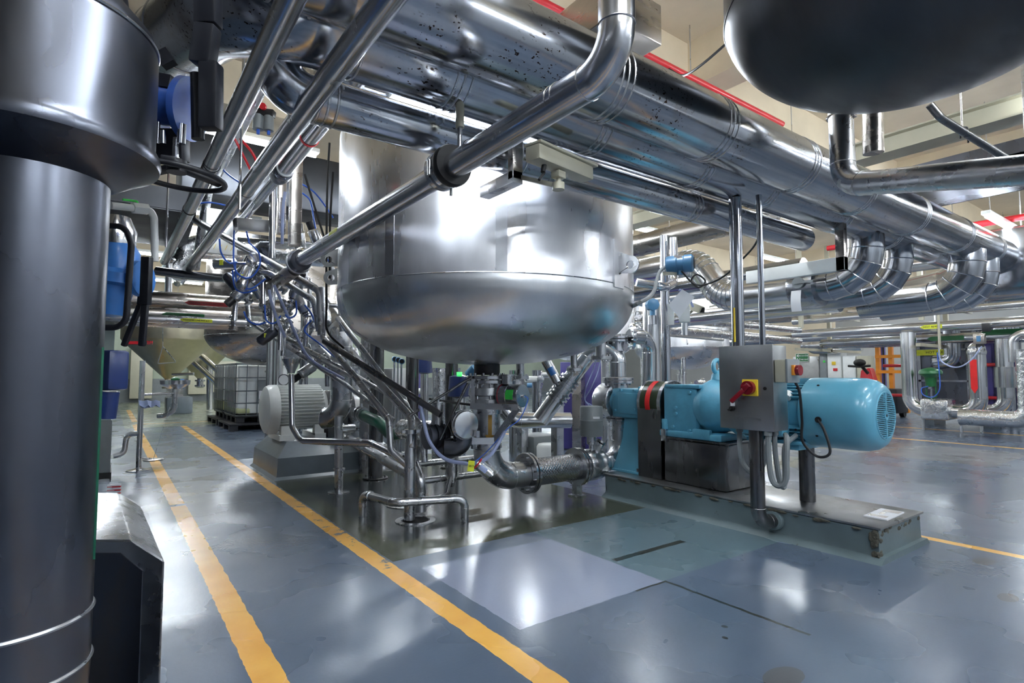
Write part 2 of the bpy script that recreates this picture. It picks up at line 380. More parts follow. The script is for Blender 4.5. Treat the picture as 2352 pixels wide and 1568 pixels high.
for y, zz in ((-2.6, 3.3), (-.6, 3.3), (.9, 3.35), (3.0, 3.35), (5.6, 3.3), (8.2, 3.2), (11.0, 3.1), (14.0, 3.1), (18.0, 3.1), (22.5, 3.1)):  # rows carried on beyond view, extra lamps added for reflection streaks
    for x in (.9, 3.6, 6.6, 10.6, 14.8, 19, 23.5):
        if (y > 12 and x > 9 and k % 2) and 1: k += 1; continue
        k += 1
        if (y < 0 and x > 12) or (x < 1 and y == 3.0): continue
        lamp(x, y, zz, 1.5, 'white fluorescent batten lamp hung under the concrete ceiling')
# ---------------------------------------------------------------- mixing tank
TX, TY, TR = 2.48, 3.75, 1.17
def dish(R, zb, h, n=22):
    p = []
    for i in range(n+1):
        a = PI/2*i/n; p.append((R*math.sin(a)**.86, zb+h*(1-math.cos(a)**1.25)))
    return p
def catp(P): return [(max(.02, q.x), q.z) for q in catmull([V(r, 0, z) for r, z in P], 5)]
t = thing('mixing_tank', (TX, TY, 0), 'large brushed steel mixing tank with a rounded bottom in the centre', 'tank')
p = catp([(.1, 1.172), (.4, 1.192), (.7, 1.25), (.9, 1.325), (1.03, 1.405), (1.11, 1.49), (1.155, 1.58), (1.17, 1.66), (1.17, 1.715)])
finish('dished_bottom', MB().lathe(p, (TX, TY, 0), seg=96), 'dish', t)
finish('shell', MB().lathe([(TR, 1.715), (TR, 2.9), (TR-.05, 3.0), (.75, 3.16), (.1, 3.2)], (TX, TY, 0), seg=96), 'tank', t)
finish('girth_weld', MB().ring((TX, TY, 1.716), UZ, TR, .004, 96, 6), 'satin', t)
def onT(deg, z, r=TR): a = math.radians(deg); return V(TX+r*math.cos(a), TY+r*math.sin(a), z)
def azpx(x):  # azimuth on the tank surface seen at pixel column x
    best = min((abs((lambda q: 1176+FPX*q.dot(RT)/q.dot(FW))(onT(a/4, 1.9)-EYE)-x), a/4) for a in range(-700, 0)); return best[1]
def patch(name, a0, a1, z0, z1, mat, th=.004):
    m = MB(); K = 12
    m.rings([[onT(a0+(a1-a0)*i/K, z0, TR), onT(a0+(a1-a0)*i/K, z0, TR+th), onT(a0+(a1-a0)*i/K, z1, TR+th), onT(a0+(a1-a0)*i/K, z1, TR)] for i in range(K+1)]); return finish(name, m, mat, t)
AN = [a/4 for a in range(-700, 0)]
def colaz(x):
    c = [(abs((onT(a, 1.9)-EYE).dot(RT)/(onT(a, 1.9)-EYE).dot(FW)*FPX+1176-x), a) for a in AN if (onT(a, 1.9)-V(TX, TY, 1.9)).dot(V(TX, TY, 1.9)-EYE) < 0]
    return min(c)[1]
patch('ground_strip', colaz(1138), colaz(1166), 1.725, 2.45, 'strip', .0015)
patch('ground_strip', colaz(885), colaz(905), 1.725, 2.25, 'pipe', .0015)
a0 = colaz(1408); patch('lug_plate', a0, a0+7, 1.69, 2.02, 'tank', .012)
# lifting lug on the pad
c = onT(a0+3.2, 1.84, TR+.012); nrm = (c-V(TX, TY, 1.84)).normalized()
def lug(parent, c, nrm, mat, s=1):
    m = MB(); K = 28; out = []; inn = []
    for k in range(K):
        a = 2*PI*k/K; inn.append((.085*s+.028*s*math.cos(a), .028*s*math.sin(a)))
        x, y = .085*s+.062*s*math.cos(a), .062*s*math.sin(a)
        if x < .085*s: x, y = 0, (.10*s if y > 0 else -.05*s) if abs(y) > .045*s else y*1.5
        out.append((x, y))
    T = nrm.cross(UZ).normalized()
    ring = lambda P, o: [c+nrm*x+UZ*y+T*o for x, y in P]
    h = .008*s; A, B, Cc, D_ = ring(out, -h), ring(out, h), ring(inn, h), ring(inn, -h)
    rv = [[m.bm.verts.new(q) for q in R] for R in (A, B, Cc, D_)]
    for i in range(4):
        r1, r2 = rv[i], rv[(i+1) % 4]
        for k in range(K): m.bm.faces.new((r1[k], r1[(k+1) % K], r2[(k+1) % K], r2[k]))
    finish('lifting_lug', m, mat, parent)
lug(t, c, nrm, 'satin', 1.0)
for zz, dg in ((1.86, 150), (1.98, 156)): lug(t, onT(dg, zz, TR-.01), V(math.cos(math.radians(dg)), math.sin(math.radians(dg)), 0), 'white', .95)
finish('outlet_neck', MB().cyl((TX, TY, 1.09), (TX, TY, 1.2), .105), 'black', t)
for (x, y, r) in ((1195, 840, .035), (1318, 822, .03), (1380, 795, .045)):
    q = at(x, y, 4.75); finish('nozzle', MB().cyl(q-UZ*.10, q+UZ*.12, r).flange(q-UZ*.10, UZ, r*2.1, .03, 6), 'satin', t)
for a in (10, 100, 190, 280):
    q = onT(a, 3.0, TR-.12); finish('hanger_lug', MB().b2((q.x-.05, q.y-.05, 3.0), (q.x+.05, q.y+.05, 4.25), .004), 'satin', t)
# blue transmitter on the dish
q = aY(1388, 732, 3.35)
t = thing('level_transmitter', q, 'small dark blue transmitter screwed into the tank bottom at its right side', 'instrument')
fx = (q-V(TX, TY, 1.25)).normalized()
finish('body', MB().cyl(q-RT*.035, q+RT*.045-UZ*.01, .042).cyl(q+RT*.045-UZ*.01, q+RT*.06-UZ*.012, .046).cyl(q, q+FH*.25+UZ*.05, .02), 'sky', t)
finish('cable_gland', MB().cyl(q-RT*.035+UZ*.05, q+RT*.015+UZ*.052, .014).cyl(q-UZ*.03, q-UZ*.10, .004, seg=6), 'brown', t)
cable('conduit_hose', [q+UZ*.052, q+RT*.10+UZ*.055, at(1465, 697, 4.1), at(1500, 672, 4.5), at(1515, 625, 4.9), at(1540, 605, 5.1)], .016, 'grey', 'thick grey hose from the tank transmitter up to the blue display transmitter', 'hose')
# other vessels
def vessel(x, y, R, zb, zt, label, lugs=True, mat='brown', h=None, legs=True):
    t = thing('process_tank', (x, y, 0), label, 'tank')
    finish('dished_bottom', MB().lathe([q for q in dish(R, zb, h or R*.46) if q[0] > .06], (x, y, 0), seg=72), mat, t)
    finish('shell', MB().lathe([(R, zb+(h or R*.46)), (R, zt), (.1, zt+.2)], (x, y, 0), seg=72), mat, t)
    finish('girth_weld', MB().ring((x, y, zb+(h or R*.46)), UZ, R, .004, 72, 6), 'satin', t)
    finish('outlet_nozzle', MB().cyl((x, y, zb-.1), (x, y, zb+.06), .08).flange((x, y, zb-.1), UZ, .14, .03), 'satin', t)
    if lugs:
        lug(t, V(x-R*.72, y-R*.69, zb+.62), V(-.72, -.69, 0).normalized(), 'satin', .9)
        for a in (40, 130, 220, 310) if legs else ():
            q = V(x+R*.82*math.cos(math.radians(a)), y+R*.82*math.sin(math.radians(a)), 0); finish('leg', MB().cyl(q, q+UZ*(zb+.4), .06), 'satin', t)
    return t
vessel(2.42, 10.7, 1.12, 1.24, 3.1, 'stained steel tank behind the plastic containers at the left', legs=False)
vessel(11.7, 8.8, 1.15, 1.2, 3.0, 'bright steel tank far behind the pump coupling', mat='tank')
vessel(8.0, 8.4, 1.1, 1.35, 3.1, 'distant steel tank hidden behind the right side of the mixing tank', mat='tank', lugs=False)
t = thing('overhead_vessel', (2.80, .86, 2.36), 'dark vessel bottom looming overhead at the top right corner', 'tank')
finish('dished_bottom', MB().lathe([q for q in dish(.77, 2.36, .42)], (2.80, .86, 0), seg=96), 'dull', t)
finish('shell', MB().lathe([(.77, 2.78), (.77, 3.6)], (2.80, .86, 0), seg=96), 'dull', t)
finish('girth_weld', MB().ring((2.80, .86, 2.77), UZ, .768, .006, 96, 6), 'black', t)
# ---------------------------------------------------------------- outlet stack, elbow and braided hose
def on(z): return V(TX, TY, z)
t = thing('outlet_valve_stack', on(.45), 'bolted flange and valve stack hanging under the mixing tank', 'valve')
m = MB(); m.flange(on(1.07), UZ, .165, .028, 12, bl=.035).flange(on(1.035), UZ, .165, .028, 12, bl=.02); finish('top_flange', m, 'pipe', t)
finish('valve_body', MB().lathe([(.11, 1.02), (.11, .99), (.145, .985), (.15, .93), (.145, .925), (.125, .92), (.125, .90), (.15, .895), (.15, .85), (.11, .845), (.115, .80)], (TX, TY, 0)), 'satin', t)
m = MB()
for k in range(8):
    a = 2*PI*(k+.5)/8; m.cyl((TX+.135*math.cos(a), TY+.135*math.sin(a), .90), (TX+.135*math.cos(a), TY+.135*math.sin(a), 1.03), .008, seg=8)
finish('stud_bolt', m, 'pipe', t)
finish('spool', MB().cyl(on(.80), on(.50), .108), 'satin', t)
for z in (.80, .53): finish('pipe_clamp', MB().lathe([(.108, z-.02), (.122, z-.02), (.122, z+.02), (.108, z+.02)], (TX, TY, 0), seg=40, caps=(0, 0)).box((TX-.14, TY-.03, z), (.04, .03, .035)), 'satin', t)
m = MB(); a = V(TX+.07, TY-.082, 0)
q = FH.cross(UZ)
for (u, z) in ((-.01, 0),):
    o = V(TX, TY, 0)-FH*.111
    m.prism([o+RT*.015+UZ*.775, o+RT*.045+UZ*.775, o+RT*.045+UZ*.62, o+RT*.07+UZ*.62, o+RT*.03+UZ*.56, o-RT*.01+UZ*.62, o+RT*.015+UZ*.62], -FH*.002)
finish('flow_arrow', m, 'ochre', t, 'ochre arrow painted pointing down')
q0 = on(.96)+V(-.02, -.16, -.04); dr = (RT*.7-FH*.55).normalized(); q0 = on(.93)+dr*.16
t = thing('valve_actuator', q0, 'drum shaped actuator with a green square beside the outlet flange', 'actuator')
finish('drum', MB().cyl(q0, q0+dr*.20, .088, seg=40).cyl(q0+dr*.20, q0+dr*.205, .084, seg=40).ring(q0+dr*.09, dr, .088, .004), 'satin', t)
finish('red_ring', MB().ring(q0+dr*.015, dr, .088, .006), 'darkred', t)
finish('stem_bracket', MB().cyl(q0-dr*.08, q0, .03).box(q0-dr*.04, (.05, .05, .09)), 'satin', t)
o = q0+dr*.14-UZ.cross(dr).normalized()*.0; sd = dr.cross(UZ).normalized(); sd = -sd if sd.dot(FH) > 0 else sd
m = MB(); m.rings([[q0+dr*x+(sd*math.cos(a_)+UZ*math.sin(a_))*rr for (x, rr) in ((.10, .0885), (.10, .091), (.17, .091), (.17, .0885))] for a_ in (-.3, 0, .3, .55)]); finish('green_marker', m, 'lime', t)
finish('air_port', MB().cyl(q0+dr*.20, q0+dr*.225, .012).cyl(q0+dr*.05+UZ*.088, q0+dr*.05+UZ*.15, .04).cyl(q0+dr*.05+UZ*.15, q0+dr*.05+UZ*.165, .055), 'satin', t)
cable('air_tube', [q0+dr*.22, q0+dr*.25-UZ*.03, at(1195, 960, 4.1), at(1165, 985, 4.05), at(1120, 1035, 4.0), at(1085, 1065, 3.95)], .004, 'tube', 'thin blue tube hanging from the drum shaped actuator')
cable('conduit_hose', [at(1160, 990, 4.0), at(1130, 1040, 3.95), at(1095, 1065, 3.95), at(1070, 1064, 4.0), at(1020, 1052, 4.05), at(985, 1010, 4.1), at(968, 940, 4.15), at(962, 915, 4.2)], .014, 'wtube', 'pale blue cable sleeve looping from the black conduit to the outlet elbow', 'hose')
EL = pipe('outlet_elbow', [on(.50), on(.262), V(2.86, TY, .262)], .108, 'satin', 'large steel elbow turning from the tank outlet towards the braided hose', 'pipe', .26, 32, 14, .004)
xa = V(1, 0, 0); FX = lambda x: V(x, TY, .262)
t = thing('braided_hose', FX(3.15), 'braided metal expansion hose between two bolted flanges', 'hose')
m = MB(); m.flange(FX(2.875), xa, .17, .026, 12, bl=.03).flange(FX(2.91), xa, .17, .026, 12, bl=.012); finish('flange', m, 'pipe', t)
m = MB(); m.flange(FX(3.44), xa, .17, .026, 12, bl=.012).flange(FX(3.475), xa, .17, .026, 12, bl=.03); finish('flange', m, 'pipe', t)
finish('collar', MB().lathe([(.10, 2.92), (.118, 2.925), (.118, 2.955), (.105, 2.96), (.105, 3.385), (.118, 3.39), (.118, 3.425), (.10, 3.43)], (0, TY, .262), xa), 'pipe', t)
m = MB(); L, NU, NV = .43, 128, 110; R = []
for j in range(NV+1):
    row = []
    for i in range(NU):
        a = 2*PI*i/NU; s = j/NV*L
        u_ = (a*.113*1.0+s*.75)/.026; v_ = (a*.113*1.0-s*.75)/.026
        u_ = a*27/(2*PI)+s*34; v_ = a*27/(2*PI)-s*34
        h = .0035*abs(math.sin(PI*u_)) if (int(math.floor(u_))+int(math.floor(v_))) % 2 else .0035*abs(math.sin(PI*v_))
        r = .112+h; row.append(V(2.957+s, TY+r*math.cos(a), .262+r*math.sin(a)))
    R.append(row)
m.rings(R, (0, 0)); finish('braid', m, 'pipe', t, sharp=60)
t = thing('inlet_spool', FX(3.6), 'steel spool with side port between the braided hose and the pump bend', 'pipe')
finish('body', MB().lathe([(.12, 3.49), (.12, 3.53), (.135, 3.535), (.145, 3.56), (.145, 3.64), (.128, 3.66), (.128, 3.70), (.135, 3.71), (.135, 3.735), (.10, 3.75), (.085, 3.80)], (0, TY, .262), xa), 'satin', t)
finish('side_port', MB().cyl(FX(3.68)+V(0, 0, .1), FX(3.68)+V(.03, -.05, .20), .04).cyl(FX(3.68)+V(.03, -.05, .20), FX(3.69)+V(.03, -.055, .215), .044), 'satin', t)
finish('support_foot', MB().b2((3.425, TY-.03, 0), (3.49, TY+.03, .12)).b2((3.4, TY-.06, 0), (3.515, TY+.06, .012)), 'satin', t)
pipe('pump_inlet_bend', [FX(3.79), V(4.03, TY, .262), V(4.03, TY, .70)], .084, 'satin', 'steel bend rising from the spool to the underside of the blue pump', 'pipe', .2, 28, 12, .003)
c = aY(1357, 1000, 3.75); c = V(c.x, TY-.01, 0)
t = thing('diaphragm_actuator', c+UZ*.4, 'upright grey can shaped actuator standing over the inlet spool', 'actuator')
finish('can', MB().lathe([(.05, .52), (.10, .525), (.105, .54), (.105, .66), (.109, .67), (.105, .68), (.105, .79), (.098, .80), (.03, .805)], (c.x, c.y, 0)), 'grey', t)
finish('stem', MB().cyl((c.x, c.y, .39), (c.x, c.y, .45), .025).cyl((c.x, c.y, .45), (c.x, c.y, .53), .045), 'satin', t)
finish('rating_label', MB().box(V(c.x, c.y, .70)-FH*.107+RT*.03, (.06, .004, .02), Matrix.Rotation(-A1, 4, 'Z')), 'paper', t)
for k in (-1, 1): cable('air_tube', [V(c.x+.02*k, c.y, .80), V(c.x-.08, c.y, .86), at(1352+6*k, 890, 4.9), at(1368+6*k, 850, 5), at(1380+4*k, 800, 5)], .005, 'wtube', 'pale air tube rising from the can shaped actuator', group='paired air tubes above the can shaped actuator')
# ---------------------------------------------------------------- brace frame and strainer left of the outlet
t = thing('outlet_bracing', on(.5)+V(-.3, 0, 0), 'frame of dark bars and rods bracing the tank outlet stack', 'frame')
for a_, b_, r in (((940, 955, 4.2), (1083, 866, 4.35), .011), ((985, 916, 4.4), (1085, 930, 4.35), .010), ((1075, 880, 4.3), (1010, 1010, 4.2), .012)): finish('brace_rod', MB().cyl(at(*a_), at(*b_), r, seg=12), 'cab', t)
finish('brace_bar', MB().bar(at(1190, 935, 4.2), at(1135, 1012, 4.3), .012, .05).bar(at(1080, 932, 4.25), at(1190, 935, 4.2), .012, .045).bar(at(1083, 1013, 4.25), at(1135, 1012, 4.3), .012, .05).bar(at(1087, 870, 4.3), at(1085, 935, 4.3), .012, .03, up=RT), 'satin', t)
c = at(1068, 975, 4.15)
t = thing('strainer_housing', c, 'round strainer with a shiny disc shaped lid left of the outlet pipe', 'strainer')
ax = (-FW*.75-RT*.1+UZ*.0+RT*.75).normalized()
finish('lid', MB().lathe([(.01, .035), (.06, .033), (.10, .025), (.108, .01), (.108, 0), (.09, -.01)], c, (RT*.55-FH*.8).normalized(), 40), 'clad2', t)
finish('body', MB().ball(c+FH*.12-RT*.03, .105).tube([c+FH*.12-RT*.03-UZ*.05, c-RT*.02+FH*.1-UZ*.18, c-RT*.16+FH*.1-UZ*.18], .075, .07), 'dark', t)
finish('clamp_ring', MB().ring(c+FH*.0, (RT*.55-FH*.8), .107, .008).box(c+RT*.09-UZ*.07, (.03, .03, .05)), 'pipe', t)
c = at(1005, 1000, 4.3); ax = V(-1, 0, 0)
t = thing('check_valve', c, 'ribbed dark valve body between the silver duct and the strainer', 'valve')
m = MB()
for k in range(6): m.lathe([(.06, -.014), (.088 if k % 2 else .10, -.012), (.088 if k % 2 else .10, .012), (.06, .014)], c+V(.028*(k-3), 0, 0), xa, 28)
finish('body', m, 'dark', t)
finish('bonnet', MB().cyl(c+UZ*.08, c+UZ*.12, .05).cyl(c+UZ*.10, c+UZ*.26, .045).cyl(c+UZ*.26, c+UZ*.285, .012), 'satin', t)
finish('lower_body', MB().lathe([(.04, -.1), (.075, -.09), (.09, 0), (.075, .09), (.04, .1)], c+V(.1, 0, -.10), xa, 28), 'dark', t)
c = at(955, 970, 4.6)
t = pipe('exhaust_duct', [at(925, 985, 4.85), at(1000, 990, 4.5)], .085, 'foil', 'short crinkled silver duct behind the thin diagonal pipes', 'duct', seg=24)
pipe('green_hose', [at(838, 955, 5.5), at(868, 968, 5.3), at(900, 1000, 5.1), at(930, 992, 4.95)], .055, 'dgreen', 'fat dark green hose joining the silver duct', 'hose', .18, 20, 8)
c = at(830, 950, 5.6); t = thing('hose_coupling', c, 'ribbed steel coupling at the left end of the green hose', 'coupling')
m = MB(); ax = (at(868, 968, 5.3)-c).normalized()
for k in range(5): m.lathe([(.04, -.012), (.075 if k % 2 else .062, -.01), (.075 if k % 2 else .062, .01), (.04, .012)], c+ax*(.03*k-.06), ax, 24)
finish('body', m, 'satin', t); finish('clamp_handle', MB().box(c+UZ*.08, (.02, .02, .05)), 'pipe', t)
c = at(790, 985, 5.2); t = thing('pneumatic_cylinder', c, 'short horizontal steel cylinder with black plug left of the green hose', 'actuator')
finish('body', MB().cyl(c-V(.06, 0, 0), c+V(.10, 0, 0), .042), 'clad2', t); finish('plug', MB().cyl(c+V(.10, 0, 0), c+V(.125, 0, 0), .014), 'black', t)
c = at(1110, 1075, 3.95); t = thing('solenoid_valve', c, 'slanted silver solenoid with blue and yellow stickers by the outlet elbow', 'valve')
dv = (RT*.75-UZ*.6).normalized()
finish('body', MB().cyl(c-dv*.06, c+dv*.07, .042).cyl(c+dv*.07, c+dv*.085, .018), 'clad2', t); finish('red_ring', MB().ring(c-dv*.05, dv, .042, .006), 'red', t)
finish('blue_sticker', MB().rings([[c+dv*x+(FH*-math.cos(a_)+dv.cross(FH)*-math.sin(a_))*.0435 for x in (-.03, .03)]+[c+dv*x+(FH*-math.cos(a_)+dv.cross(FH)*-math.sin(a_))*.042 for x in (.03, -.03)] for a_ in (-.5, -.2, .1, .4)]), 'wtube', t)
c = at(1082, 1070, 3.88); tg = finish('yellow_tag', MB().box(c, (.045, .002, .075), Matrix.Rotation(-A1, 4, 'Z') @ Matrix.Rotation(.12, 4, 'Y')), 'ytag', None, 'yellow handwritten tag tied beside the outlet elbow', 'tag')
text('handwriting', '38/2', .022, basis(c-FH*.002, RT, UZ), 'ink', tg)
c = at(1155, 955, 4.3)
# ---------------------------------------------------------------- concrete plinth and blue pump set
t = thing('pump_plinth', (3.98, 2.48, 0), 'long low grey concrete plinth with chipped corners under the blue pump', 'plinth')
m = MB(); prof = [(3.64, 0), (3.66, .02), (3.675, .05), (3.66, .19), (4.31, .19), (4.31, .05), (4.33, .015), (4.34, 0)]
m = MB().prism([V(x, 1.40, z) for x, z in prof], V(0, 2.2, 0), .006); finish('block', m, 'plinth', t)
m = MB(); rnd = random.Random(3)
for k in range(90):
    z = rnd.choice([.17, .175, .18, .12, .06, .15]); y = 1.395+rnd.random()*.02 if k < 60 else 1.405+rnd.random()*.03
    x = (3.68+rnd.random()*.62 if z > .16 else 3.665+rnd.random()*.035) if k < 60 else 3.662
    m.ball((x, y+.004, z-rnd.random()*.03), .007+rnd.random()*.012, (1.5, .5, .8) if k < 60 else (.6, 1.0, 1.3), 6)
finish('broken_edge', m, 'broken', t, smooth=False)
m = MB()
for k in range(26): m.ball((3.655, 1.5+rnd.random()*2.0, .172+rnd.random()*.012), .008+rnd.random()*.012, (.5, 2.2, .6), 6)
finish('chipped_edge', m, 'broken', t, smooth=False)
m = MB().prism([V(x, 1.37, z) for x, z in ((3.61, .0), (3.64, .02), (3.67, .035), (4.33, .035), (4.37, 0))], V(0, 2.23, 0)); finish('cement_fillet', m, 'plinth', t)
finish('top_plate', MB().b2((3.655, 1.385, .19), (4.33, 3.62, .203), .002), 'box', t)
pl = finish('nameplate', MB().box((4.02, 1.50, .208), (.30, .13, .008), .04), 'paper', t)
finish('nameplate_print', MB().box((3.93, 1.50, .2125), (.05, .10, .001), .04).box((4.02, 1.51, .2125), (.08, .03, .001), .04).box((4.12, 1.49, .2125), (.07, .09, .001), .04), 'brown', t)
PX, PZ = 4.0, .835
ya = V(0, 1, 0); C_ = lambda y, z=PZ, x=PX: V(x, y, z)
t = thing('blue_pump', C_(3.6, .2), 'light blue lobe pump on a cast pedestal at the left end of the plinth', 'pump')
finish('pump_head', MB().lathe([(.08, 3.95), (.165, 3.94), (.175, 3.92), (.175, 3.82), (.18, 3.815), (.18, 3.74), (.16, 3.73)], C_(0, PZ), ya), 'satin', t)
m = MB(); m.lathe([(.13, 3.74), (.13, 3.69)], C_(0, PZ), ya).b2((PX-.15, 3.34, PZ-.14), (PX+.15, 3.69, PZ+.13), .02).b2((PX-.165, 3.36, PZ-.10), (PX-.14, 3.60, PZ+.09), .008).b2((PX-.16, 3.34, PZ-.16), (PX+.16, 3.36, PZ+.15), .006)
m.b2((PX-.162, 3.44, PZ-.05), (PX-.15, 3.60, PZ+.06), .004)
finish('bearing_housing', m, 'teal', t)
m = MB()
for y, z in ((3.40, .95), (3.56, .95), (3.40, .78), (3.64, .76), (3.65, .90)): m.cyl((PX-.172, y, z), (PX-.150, y, z), .011, seg=6)
finish('housing_bolt', m, 'teal2', t)
m = MB(); m.prism([V(PX-.16, 3.32, .205), V(PX-.16, 3.78, .205), V(PX-.14, 3.78, .235), V(PX-.13, 3.66, .27), V(PX-.11, 3.58, .5), V(PX-.11, 3.58, .70), V(PX-.11, 3.37, .70), V(PX-.11, 3.36, .35)], V(.22, 0, 0), .012)
m.b2((PX-.17, 3.32, .203), (PX+.17, 3.80, .225), .004); finish('pedestal', m, 'teal', t)
m = MB()
for y in (3.38, 3.72): m.cyl((PX-.15, y, .2), (PX-.15, y, .255), .012, seg=6)
finish('anchor_bolt', m, 'pipe', t)
m = MB().flange(C_(3.75, 1.02), UZ, .15, .026, 8, bl=.03).flange(C_(3.75, 1.05), UZ, .15, .026, 8, bl=.01).cyl(C_(3.75, .95), C_(3.75, 1.02), .10); finish('outlet_flange', m, 'pipe', t)
m = MB().flange(C_(3.75, .66, 4.03), UZ, .14, .024, 8, bl=.03).flange(C_(3.75, .69, 4.03), UZ, .14, .024, 8, bl=.01).cyl(C_(3.75, .69), C_(3.75, .74), .10); finish('inlet_flange', m, 'pipe', t)
q = [V(4.0, 3.75, 1.07), V(4.0, 3.75, 1.33), at(1395, 818, 5.45), at(1240, 968, 5.6)]
t = pipe('pump_outlet_pipe', [q[0], q[1], V(3.85, 3.95, 1.33), at(1240, 966, 5.4)], .082, 'clad2', 'thick steel pipe arching over from the pump top and slanting down left', 'pipe', .17, 28, 12, .003)
m = MB().tube([V(4.0, 3.75, 1.32), V(4.0, 3.75, 1.42)], .065).flange(V(4, 3.75, 1.42), UZ, .12, .024).flange(V(4, 3.75, 1.45), UZ, .12, .024)
finish('vent_flange', m, 'pipe', t)
a_, b_ = V(3.85, 3.95, 1.33), at(1240, 966, 5.4); dd = (b_-a_).normalized()
m = MB()
for k, f in enumerate((.42, .47, .52, .60, .65, .70)):
    p_ = a_+(b_-a_)*f; m.lathe([(.08, -.015), (.105, -.012), (.105, .012), (.08, .015)], p_, dd, 28)
finish('union_clamp', m, 'pipe', t)
o = a_+(b_-a_)*.2; m = MB(); sd = dd.cross(FH).normalized()
m.prism([o-FH*.09+dd*.02-sd*.02, o-FH*.09+dd*.10-sd*.02, o-FH*.09+dd*.10-sd*.035, o-FH*.09+dd*.15, o-FH*.09+dd*.10+sd*.035, o-FH*.09+dd*.10+sd*.02, o-FH*.09+dd*.02+sd*.02], FH*.02); finish('flow_arrow', m, 'brown', t, 'brown flow arrow sticker')
c = a_+(b_-a_)*.58-FH*.02; u = (UZ*.85-RT*.45).normalized()
t = thing('angled_actuator', c, 'tilted silver actuator with a blue sticker on the slanting pipe', 'actuator')
finish('cylinder', MB().cyl(c+u*.10, c+u*.34, .05), 'clad2', t); finish('stem', MB().cyl(c+u*.06, c+u*.12, .03), 'pipe', t)
s2 = u.cross(FH).normalized(); finish('blue_sticker', MB().rings([[c+u*x+(-FH*math.cos(g)+s2*math.sin(g))*rr for x, rr in ((.18, .0505), (.18, .052), (.26, .052), (.26, .0505))] for g in (-.6, -.2, .2, .6)]), 'blue2', t)
pipe('return_elbow_pipe', [at(1150, 930, 5.6), at(1180, 965, 5.6), at(1310, 965, 5.7)], .08, 'clad2', 'horizontal steel pipe with elbow behind the outlet stack', 'pipe', .14, 24, 8, .003)
# coupling guard and gearbox supports
t = thing('coupling_guard', C_(3.22, .2), 'tall stainless coupling guard with a rounded top and a dark red window', 'guard')
m = MB(); K = 20; prof = [V(PX-.19, 0, .203)]+[V(PX-.19*math.cos(PI*k/K), 0, PZ+.01+.19*math.sin(PI*k/K)) for k in range(K+1)]+[V(PX+.19, 0, .203)]
m.prism([V(p_.x, 3.085, p_.z) for p_ in prof], V(0, .255, 0), .004); finish('casing', m, 'cab', t)
def arcp(r0, r1, y0, y1, a0, a1, mat, name, par):
    m = MB(); K = 14; m.rings([[V(PX-r*math.cos(a0+(a1-a0)*k/K), y, PZ+.01+r*math.sin(a0+(a1-a0)*k/K)) for r, y in ((r0, y0), (r1, y0), (r1, y1), (r0, y1))] for k in range(K+1)]); return finish(name, m, mat, par)
arcp(.188, .196, 3.12, 3.31, -.35, 1.25, 'olive', 'guard_window', t)
g_ = arcp(.196, .199, 3.20, 3.25, -.35, 1.25, 'rbright', 'coupling_band', t); g_['label'] = 'red coupling seen through the guard'
arcp(.190, .200, 3.085, 3.12, -.4, 3.3, 'pipe', 'guard_rim', t); arcp(.190, .200, 3.31, 3.34, -.4, 3.3, 'pipe', 'guard_rim', t)
t = thing('gear_base', C_(2.75, .2), 'plain dark stainless steel box supporting the blue gearbox', 'base')
finish('casing', MB().b2((PX-.20, 2.47, .203), (PX+.20, 3.05, .56), .02), 'cab', t)
finish('top_lip', MB().b2((PX-.215, 2.45, .56), (PX+.215, 3.07, .575), .003), 'cab', t)
finish('clamp_tab', MB().b2((PX-.235, 3.0, .54), (PX-.2, 3.05, .64), .004), 'pipe', t)
t = thing('blue_gear_motor', C_(2.3, .58), 'big light blue electric motor with gearbox and rounded fan cowl', 'motor')
m = MB(); m.b2((PX-.18, 2.74, .60), (PX+.18, 3.06, 1.0), .015).b2((PX-.205, 2.50, .576), (PX+.205, 3.09, .63), .012).b2((PX-.21, 2.60, .58), (PX-.17, 2.76, .66), .01).b2((PX-.19, 3.02, .59), (PX+.19, 3.08, .72), .01)
m.lathe([(.19, 2.76), (.225, 2.68), (.225, 2.66), (.19, 2.55), (.19, 2.45)], C_(0, PZ), ya).b2((PX-.19, 2.70, .98), (PX+.1, 3.04, 1.01), .006); finish('gearbox', m, 'teal2', t)
m = MB()
for y, z in ((2.96, .66), (2.93, .82), (2.93, .77), (2.80, .64), (2.79, .95)): m.cyl((PX-.2, y, z), (PX-.175, y, z), .014, seg=8)
finish('plug_bolt', m, 'teal', t)
def eyebolt(y, z, s): return MB().ring(V(PX, y, z+.06*s), ya, .045*s, .016*s, 28, 10).lathe([(.045*s, z-.04), (.04*s, z), (.02*s, z+.02*s)], C_(y, 0), UZ, 20)
finish('lifting_eye', eyebolt(2.66, 1.09, 1.15), 'teal', t); finish('lifting_eye', eyebolt(2.1, 1.08, .9), 'teal', t)
m = MB(); m.lathe([(.19, 2.5), (.235, 2.42), (.235, 2.36), (.20, 2.34)], C_(0, PZ), ya).lathe([(.195, 2.36), (.195, 1.86)], C_(0, PZ), ya)
for k in range(52):
    a = 2*PI*k/52
    if abs(math.cos(a)) > .93 or (math.sin(a) < -.75 and abs(math.cos(a)) < .5): continue
    d = V(math.cos(a), 0, math.sin(a)); m.bar(C_(2.35)+d*.212, C_(1.84)+d*.212, .006, .045, up=d)
finish('finned_frame', m, 'teal', t)
m = MB(); m.b2((PX-.285, 1.98, PZ-.17), (PX-.17, 2.34, PZ+.10), .03); finish('terminal_box', m, 'teal', t)
m = MB()
m.b2((PX-.20, 1.90, .615), (PX+.20, 2.30, .64), .006).b2((PX-.17, 1.93, .575), (PX+.17, 2.02, .62), .006); finish('foot_plate', m, 'teal', t)
